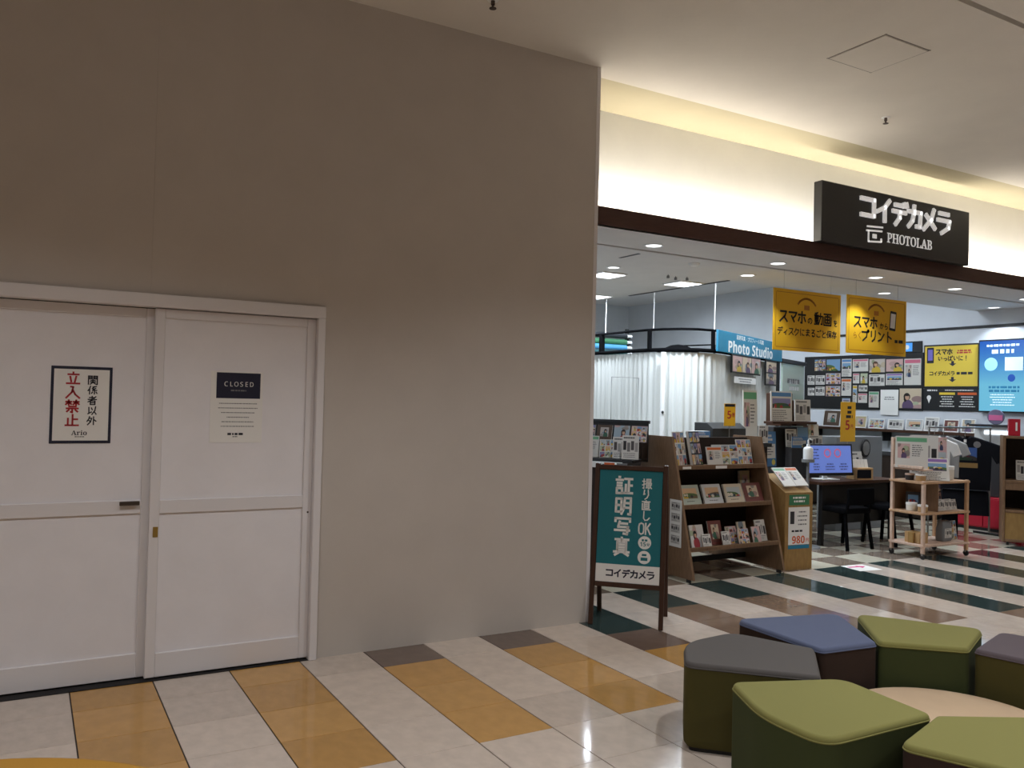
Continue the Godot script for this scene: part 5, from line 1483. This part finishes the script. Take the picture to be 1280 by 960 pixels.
# ---------------------------------------------------------------- wooden cart
func build_cart() -> void:
	var t := thing("wooden_cart", "small pale wooden cart with three shelves on castors", "cart", Vector3(7.5, 0, -1.05), -3.0)
	var w: StandardMaterial3D = mats["pine"]
	var pk: StandardMaterial3D = mats["pink_pine"]
	for z in [-0.19, 0.19]:
		put(t, "corner_post", box(0.035, 0.76 if z > 0 else 1.2, 0.035, 0.004), pk, Vector3(-0.36, 0.06 + (0.38 if z > 0 else 0.6), z))
		put(t, "corner_post", box(0.035, 0.76, 0.035, 0.004), w, Vector3(0.34, 0.06 + 0.38, z))
	for y in [0.14, 0.475, 0.80]: put(t, "shelf", box(0.76, 0.024, 0.42, 0.003), w if y > 0.2 else pk, Vector3(-0.01, y, 0))
	put(t, "side_rail", box(0.03, 0.03, 0.36, 0.003), pk, Vector3(-0.36, 0.955, 0.0))
	put(t, "divider", box(0.014, 0.3, 0.38, 0.002), mats["rack_wood"], Vector3(-0.12, 0.637, -0.005))
	put(t, "back_board", box(0.7, 0.3, 0.01, 0.002), mats["rack_wood"], Vector3(-0.01, 0.637, -0.2))
	put(t, "top_ledge", box(0.16, 0.016, 0.36, 0.003), pk, Vector3(-0.28, 0.93, 0.0))
	put(t, "back_rail", box(0.7, 0.03, 0.02, 0.003), pk, Vector3(-0.01, 1.02, -0.19))
	for x in [-0.36, 0.34]:
		for z in [-0.19, 0.19]:
			var c := put(t, "castor", lathe([Vector2(0, -0.012), Vector2(0.026, -0.012), Vector2(0.03, -0.006), Vector2(0.03, 0.006), Vector2(0.026, 0.012), Vector2(0, 0.012)], 18), mats["black"], Vector3(x, 0.03, z), Vector3(0, 0, 90))
			put(c, "castor_fork", box(0.03, 0.03, 0.02, 0.002), mats["steel"], Vector3(0.024, 0, 0))
	var g := "goods on the wooden cart"
	var z0 := -1.05
	leaning("sample_album", "upright white sample album with green writing on the cart ledge", "album", 7.05, 7.37, 0.94, 1.28, z0 - 0.03, Vector2i(3, 3), g, 0.012, -6, -58)
	leaning("sample_album", "grey sample page with three portraits on the cart top", "album", 7.33, 7.61, 0.815, 1.29, z0 - 0.06, Vector2i(5, 7), g, 0.012, -5, -56)
	leaning("cushion_card", "pale card with a red mark at the back of the cart top", "card", 7.54, 7.8, 0.815, 1.27, z0 - 0.08, Vector2i(7, 4), g, 0.014, -4, -56)
	leaning("tilted_catalogue", "open white catalogue page tilted on the front edge of the cart", "catalogue", 7.22, 7.52, 0.814, 1.08, z0 + 0.13, Vector2i(4, 3), g, 0.01, -30, -48)
	jar("small dark lidded tin at the corner of the cart top", Vector3(7.2, 0.814, z0 - 0.04), 0.045, 0.07, "charcoal")
	jar("round kraft tub on the cart top", Vector3(7.2, 0.814, z0 + 0.09), 0.05, 0.075, "kraft")
	jar("clear jar of pale sweets on the cart top", Vector3(7.7, 0.814, z0 + 0.08), 0.055, 0.15, "pot_white")
	jar("second pale jar beside the sweets on the cart top", Vector3(7.8, 0.814, z0 - 0.04), 0.045, 0.12, "pot_white")
	jar("white lidded tub on the middle shelf of the cart", Vector3(7.21, 0.489, z0 - 0.02), 0.055, 0.085, "pot_white")
	jar("kraft tub with a light lid on the middle shelf of the cart", Vector3(7.21, 0.489, z0 + 0.11), 0.05, 0.075, "kraft")
	leaning("framed_snapshot", "dark little picture behind the tubs on the cart", "photo frame", 7.22, 7.36, 0.489, 0.68, z0 - 0.06, Vector2i(4, 5), g, 0.01, -14, -60)
	leaning("sample_sheet", "dark photo panel at the back of the cart's middle shelf", "print", 7.56, 7.8, 0.489, 0.75, z0 - 0.06, Vector2i(2, 4), g, 0.01, -6)
	leaning("sample_sheet", "white and blue card at the front of the cart's middle shelf", "print", 7.43, 7.56, 0.489, 0.61, z0 + 0.13, Vector2i(6, 7), g, 0.01, -12)
	leaning("sample_sheet", "pink-edged card at the front of the cart's middle shelf", "print", 7.58, 7.70, 0.489, 0.61, z0 + 0.12, Vector2i(1, 7), g, 0.01, -12)
	leaning("sample_sheet", "grey patterned card at the corner of the cart's middle shelf", "print", 7.71, 7.80, 0.489, 0.6, z0 + 0.11, Vector2i(3, 7), g, 0.01, -12)
	var kb := thing("kraft_carton", "small orange-brown carton on the bottom shelf of the cart", "carton", Vector3(7.24, 0.153, z0 + 0.02))
	put(kb, "carton_body", box(0.14, 0.11, 0.18, 0.003), mats["kraft"], Vector3(0, 0.055, 0))
	put(kb, "carton_flap", box(0.142, 0.112, 0.06, 0.002), mats["board_tan"], Vector3(-0.03, 0.0565, 0))
	var bag := thing("clear_bag", "grey packet of goods standing by the cart", "bag", Vector3(7.63, 0.153, z0 + 0.08))
	put(bag, "bag_body", stack(round_poly([Vector2(-0.09, -0.05), Vector2(0.09, -0.05), Vector2(0.09, 0.05), Vector2(-0.09, 0.05)], [0.03]), [[0.012, 0.0], [0.0, 0.02], [0.004, 0.14], [0.02, 0.2], [0.03, 0.22]], true, true), mats["grey_plastic"])
	put(bag, "bag_label", card(0.12, 0.1, 0.002, Vector2i(3, 7)), atlas_mat, Vector3(0, 0.09, 0.05))
	leaning("sample_sheet", "dark patterned panel on the bottom shelf of the cart", "print", 7.72, 7.86, 0.153, 0.36, z0 + 0.08, Vector2i(4, 4), g, 0.01, -8)
	# floor sticker before the cart
	var fs := thing("floor_sticker", "white floor sticker with a pink arrow in front of the shop line", "sticker", Vector3(6.12, 0.0, -0.85), -8)
	put(fs, "sticker_sheet", box(0.28, 0.0012, 0.26, 0.0), mats["paper"], Vector3(0, 0.0006, 0))
	put(fs, "arrow", plate(PackedVector2Array([Vector2(-0.1, 0.02), Vector2(0.03, 0.02), Vector2(0.03, 0.06), Vector2(0.12, 0.0), Vector2(0.03, -0.06), Vector2(0.03, -0.02), Vector2(-0.1, -0.02)]), 0.0005), mat("pink_ink", rgb(206, 70, 130), 0.6), Vector3(-0.02, 0.0013, -0.05), Vector3(-90, 0, 0))

func jar(label: String, at: Vector3, r: float, h: float, m: String) -> void:
	var t := thing("tub", label, "tub", at, 0.0, "tubs and jars on the cart")
	put(t, "tub_body", lathe([Vector2(0, 0), Vector2(r * 0.92, 0), Vector2(r * 0.96, 0.006), Vector2(r, h * 0.78), Vector2(0, h * 0.78)], 22), mats[m])
	put(t, "lid", lathe([Vector2(r * 1.04, h * 0.74), Vector2(r * 1.05, h * 0.97), Vector2(r * 0.98, h), Vector2(0, h)], 22), mats["white_paint"] if m != "charcoal" else mats["pink_pine"])

# ---------------------------------------------------------------- shirts, red cabinet, right-hand shelf unit
func shirt(called: String, label: String, at: Vector3, yaw: float, m: String, w: float, h: float, thick: float) -> Node3D:
	var t := thing(called, label, "shirt", at, yaw, "shirts on the clothes rail")
	var o := PackedVector2Array([Vector2(-0.1 * w, 0.0), Vector2(-0.22 * w, -0.03 * h), Vector2(-0.62 * w, -0.17 * h), Vector2(-0.74 * w, -0.42 * h), Vector2(-0.52 * w, -0.5 * h), Vector2(-0.44 * w, -0.36 * h), Vector2(-0.42 * w, -1.0 * h), Vector2(0.42 * w, -1.0 * h), Vector2(0.44 * w, -0.36 * h), Vector2(0.52 * w, -0.5 * h), Vector2(0.74 * w, -0.42 * h), Vector2(0.62 * w, -0.17 * h), Vector2(0.22 * w, -0.03 * h), Vector2(0.1 * w, 0.0), Vector2(0.05 * w, -0.05 * h), Vector2(-0.05 * w, -0.05 * h)])
	put(t, "shirt_body", plate(o, thick, 0.012), mats[m], Vector3(0, 0, -thick / 2))
	put(t, "collar", tube([Vector3(-0.1 * w, 0, 0), Vector3(-0.05 * w, -0.05 * h, thick / 2), Vector3(0.05 * w, -0.05 * h, thick / 2), Vector3(0.1 * w, 0, 0)], 0.008, 8), mats[m])
	put(t, "hanger_hook", tube([Vector3(0, -0.02, 0), Vector3(0, 0.05, 0), Vector3(0.02, 0.085, 0), Vector3(0, 0.105, 0), Vector3(-0.02, 0.09, 0)], 0.004, 6), mats["steel"])
	return t

func build_clothes_corner() -> void:
	var r := thing("clothes_rail", "thin steel clothes rail holding printed shirts", "clothes rail", Vector3(8.9, 0, -1.65))
	put(r, "rail_bar", tube([Vector3(-0.55, 1.36, 0), Vector3(0.75, 1.36, 0)], 0.011, 10), mats["steel"])
	for x in [-0.53, 0.73]:
		put(r, "rail_post", tube([Vector3(x, 0.02, 0), Vector3(x, 1.36, 0)], 0.011, 10), mats["steel"])
		put(r, "rail_foot", box(0.04, 0.025, 0.4, 0.004), mats["black"], Vector3(x, 0.0125, 0))
	var s := shirt("printed_shirt", "black T-shirt with a blue picture print hanging in front", Vector3(9.1, 1.255, -1.655), -56, "shirt_black", 0.66, 0.66, 0.1)
	put(s, "shirt_print", card(0.26, 0.16, 0.001, Vector2i(2, 2)), mat_print_dark(), Vector3(0, -0.22, 0.051))
	put(s, "neck_tag", box(0.03, 0.04, 0.002, 0.0005), mats["paper"], Vector3(0.0, -0.06, 0.051))
	put(s, "paper_label", box(0.24, 0.06, 0.002, 0.0005), mats["board_tan"], Vector3(0.02, -0.36, 0.051))
	put(s, "flower_print", disc(0.04), mats["grey_print"], Vector3(0.13, -0.1, 0.051))
	shirt("printed_shirt", "grey T-shirt on the rail behind the black one", Vector3(8.66, 1.255, -1.655), -60, "shirt_grey", 0.4, 0.5, 0.05)
	shirt("printed_shirt", "white T-shirt at the cart end of the clothes rail", Vector3(8.48, 1.255, -1.655), -62, "shirt_white", 0.4, 0.5, 0.05)
	# black skirted stand under the shirt
	var bs := thing("black_stand", "black cloth-covered stand below the black T-shirt", "stand", Vector3(9.16, 0, -1.69), -56)
	put(bs, "cloth_cover", stack(round_poly([Vector2(-0.27, -0.1), Vector2(0.27, -0.1), Vector2(0.27, 0.1), Vector2(-0.27, 0.1)], [0.04]), [[0.0, 0.28], [0.004, 0.4], [0.01, 0.56], [0.03, 0.58]], true, true), mats["shirt_black"])
	put(bs, "foot", box(0.18, 0.28, 0.16, 0.004), mats["matte_black"], Vector3(-0.16, 0.14, 0))
	# red cabinet
	var rc := thing("red_cabinet", "glossy red low cabinet with a white notice behind the shirts", "cabinet", Vector3(10.1, 0, -1.9), -86)
	put(rc, "cabinet_body", box(0.95, 0.4, 0.4, 0.005), mats["red_cabinet"], Vector3(0, 0.24, 0))
	put(rc, "plinth", box(0.95, 0.04, 0.38, 0.003), mats["black"], Vector3(0, 0.02, 0))
	put(rc, "cabinet_door", box(0.45, 0.36, 0.014, 0.003), mats["red_cabinet"], Vector3(-0.23, 0.24, 0.207))
	put(rc, "cabinet_door", box(0.45, 0.36, 0.014, 0.003), mats["red_cabinet"], Vector3(0.23, 0.24, 0.207))
	put(rc, "notice", card(0.16, 0.26, 0.002, Vector2i(2, 7)), atlas_mat, Vector3(0.33, 0.24, 0.215))
	# lit glass case above it, with a magenta ball on top
	var lc := thing("lit_case", "small lit display case under the upright screen", "display case", Vector3(10.12, 0.445, -1.9), -70)
	put(lc, "case_plinth", box(0.5, 0.66, 0.3, 0.005), mats["charcoal"], Vector3(0, 0.33, -0.02))
	put(lc, "case_back", box(0.5, 0.26, 0.02, 0.003), mats["white_paint"], Vector3(0, 0.79, -0.15))
	put(lc, "case_roof", box(0.52, 0.03, 0.32, 0.003), mats["charcoal"], Vector3(0, 0.935, -0.01))
	put(lc, "case_lamp", box(0.3, 0.05, 0.012, 0.002), glow("case_glow", Color(0.92, 0.96, 1.0), 1.6), Vector3(0.02, 0.84, -0.13))
	var cl := AreaLight3D.new()
	cl.name = "case_light"
	cl.area_size = Vector2(0.3, 0.05)
	cl.light_color = Color(0.92, 0.96, 1.0)
	cl.light_energy = 0.12
	cl.area_range = 6.0
	cl.shadow_enabled = true
	lc.add_child(cl)
	cl.position = Vector3(0.02, 0.84, -0.12)
	cl.rotation_degrees = Vector3(0, 180, 0)
	var ball := thing("round_plaque", "small round pink and white plaque standing before the screen", "plaque", Vector3(10.1, 1.396, -1.85), -70)
	put(ball, "plaque_disc", plate(circle2(0.1, 28), 0.03, 0.006), mat("plaque_grey", rgb(120, 112, 140), 0.5), Vector3(0, 0.1, 0))
	put(ball, "plaque_band", box(0.16, 0.07, 0.004, 0.001), mat("plaque_pink", rgb(222, 110, 160), 0.5), Vector3(0, 0.09, 0.032))
	var rp := thing("red_box", "upright red packet at the top of the shelf unit", "packet", Vector3(9.14, 1.286, -1.08), -55)
	put(rp, "packet_body", box(0.12, 0.2, 0.12, 0.003), mats["red_cabinet"], Vector3(0, 0.1, 0))
	put(rp, "packet_text", box(0.02, 0.1, 0.001, 0.0), mats["paper"], Vector3(0.02, 0.11, 0.061))
	# wooden shelf unit cut by the frame edge; it faces along the corridor
	var t := thing("shelf_unit", "brown wooden shelf unit with open bays at the frame edge", "shelf unit", Vector3(9.29, 0, -0.915), -55)
	var wd: StandardMaterial3D = mats["rack_wood"]
	put(t, "side_panel", box(0.03, 1.25, 0.34, 0.004), wd, Vector3(-0.33, 0.665, 0))
	put(t, "side_panel", box(0.03, 1.25, 0.34, 0.004), wd, Vector3(0.43, 0.665, 0))
	put(t, "back_panel", box(0.76, 1.2, 0.016, 0.003), mats["rack_back"], Vector3(0.05, 0.67, -0.15))
	for y in [0.06, 0.4, 0.75, 1.27]: put(t, "shelf", box(0.73, 0.03, 0.33, 0.003), wd, Vector3(0.05, y, 0))
	put(t, "front_panel", box(0.73, 0.31, 0.02, 0.003), mats["board_tan"], Vector3(0.05, 0.23, 0.15))
	put(t, "front_rail", box(0.73, 0.1, 0.02, 0.003), wd, Vector3(0.05, 0.7, 0.15))
	for x in [-0.28, 0.38]: put(t, "castor", lathe([Vector2(0, -0.012), Vector2(0.022, -0.012), Vector2(0.022, 0.012), Vector2(0, 0.012)], 16), mats["black"], Vector3(x, 0.022, 0.12), Vector3(0, 0, 90))
	leaning("framed_snapshot", "black and white patterned card in the upper bay of the shelf unit", "card", 9.1, 9.26, 0.766, 1.0, -0.98, Vector2i(7, 7), "cards in the shelf unit", 0.012, -8, -55)
	leaning("framed_snapshot", "white curved card in the middle bay of the shelf unit", "card", 9.16, 9.34, 0.416, 0.64, -0.9, Vector2i(5, 3), "cards in the shelf unit", 0.012, -12, -55)
	leaning("framed_snapshot", "dark album on top of the shelf unit beside the red packet", "album", 9.26, 9.46, 1.286, 1.5, -0.78, Vector2i(4, 5), "cards in the shelf unit", 0.03, -10, -55)

func mat_print_dark() -> StandardMaterial3D:
	if mats.has("shirt_print"): return mats["shirt_print"]
	var m := mat("shirt_print", rgb(120, 130, 170), 0.8)
	m.albedo_texture = atlas_mat.albedo_texture
	return m

# ---------------------------------------------------------------- upholstered seats
func seat(label: String, pts: Array, radii: Array, top: String, side: String) -> void:
	var mid := Vector2.ZERO
	for p in pts: mid += p / pts.size()
	var loc := []
	for p in pts: loc.append(p - mid)
	var poly := round_poly(loc, radii, 8)
	var t := thing("ottoman", label, "ottoman", Vector3(mid.x, 0, mid.y), 0.0, "upholstered seats of the ring")
	put(t, "plinth", stack(poly, [[0.025, 0.0], [0.025, 0.02]], false, true), mats["black"])
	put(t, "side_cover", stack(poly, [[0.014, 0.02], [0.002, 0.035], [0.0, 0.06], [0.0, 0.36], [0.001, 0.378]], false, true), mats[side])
	put(t, "seat_cushion", stack(poly, [[0.001, 0.378], [0.0005, 0.384], [0.002, 0.391], [0.006, 0.397], [0.011, 0.4], [0.016, 0.401]], true, false), mats[top])
	var pipe := []
	var nv := vertex_normals(poly)
	for i in poly.size():
		var q := poly[i] - nv[i] * 0.0005
		pipe.append(Vector3(q.x, 0.379, q.y))
	put(t, "piping", tube(pipe, 0.0035, 6, true), mats[top])

func build_seats() -> void:
	seat("grey-topped seat with olive sides and a rounded outer end", [Vector2(1.575, 1.70), Vector2(1.80, 1.44), Vector2(2.15, 1.41), Vector2(2.31, 1.80), Vector2(1.985, 2.11)], [0.06, 0.3, 0.12, 0.035, 0.035], "seat_grey", "seat_olive")
	seat("slate-blue seat with dark brown sides", [Vector2(2.35, 1.22), Vector2(3.0, 1.375), Vector2(2.685, 1.868), Vector2(2.325, 1.83)], [0.07, 0.07, 0.035, 0.035], "seat_blue", "seat_brown")
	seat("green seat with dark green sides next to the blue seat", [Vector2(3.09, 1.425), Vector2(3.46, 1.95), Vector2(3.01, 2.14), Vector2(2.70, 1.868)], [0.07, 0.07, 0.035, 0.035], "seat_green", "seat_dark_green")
	seat("plum-grey seat with olive sides at the frame edge", [Vector2(3.49, 2.02), Vector2(3.66, 2.62), Vector2(3.14, 2.58), Vector2(3.03, 2.155)], [0.07, 0.07, 0.035, 0.035], "seat_plum", "seat_olive")
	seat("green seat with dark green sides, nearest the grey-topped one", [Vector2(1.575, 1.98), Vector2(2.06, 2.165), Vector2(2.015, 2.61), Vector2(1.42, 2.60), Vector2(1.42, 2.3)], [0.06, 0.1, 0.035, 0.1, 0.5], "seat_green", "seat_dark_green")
	seat("green seat with plum-brown sides at the lower frame edge", [Vector2(1.64, 2.73), Vector2(2.02, 2.62), Vector2(2.37, 2.81), Vector2(2.2, 3.33), Vector2(1.9, 3.28)], [0.05, 0.035, 0.035, 0.08, 0.08], "seat_green", "seat_brown")
	var p := thing("ring_platform", "low round beige platform inside the ring of seats", "platform", Vector3(2.53, 0, 2.37))
	put(p, "platform_side", stack(circle2(0.458, 48), [[0.0, 0.0], [0.0, 0.185]], false, true), mats["platform"])
	put(p, "platform_top", stack(circle2(0.458, 48), [[0.0, 0.185], [0.0, 0.195], [0.005, 0.2]], true, false), mats["platform"])
	var y := thing("mustard_pouf", "large round mustard pouf at the lower edge before the doors", "pouf", Vector3(-1.326, 0, 2.344))
	var c := circle2(0.848, 72)
	put(y, "plinth", stack(c, [[0.03, 0.0], [0.03, 0.02]], false, true), mats["black"])
	put(y, "side_cover", stack(c, [[0.014, 0.02], [0.0, 0.05], [0.0, 0.38]], false, true), mats["seat_mustard"])
	put(y, "seat_cushion", stack(c, [[0.0, 0.38], [0.002, 0.4], [0.012, 0.415], [0.03, 0.42], [0.2, 0.424]], true, false), mats["seat_mustard"])
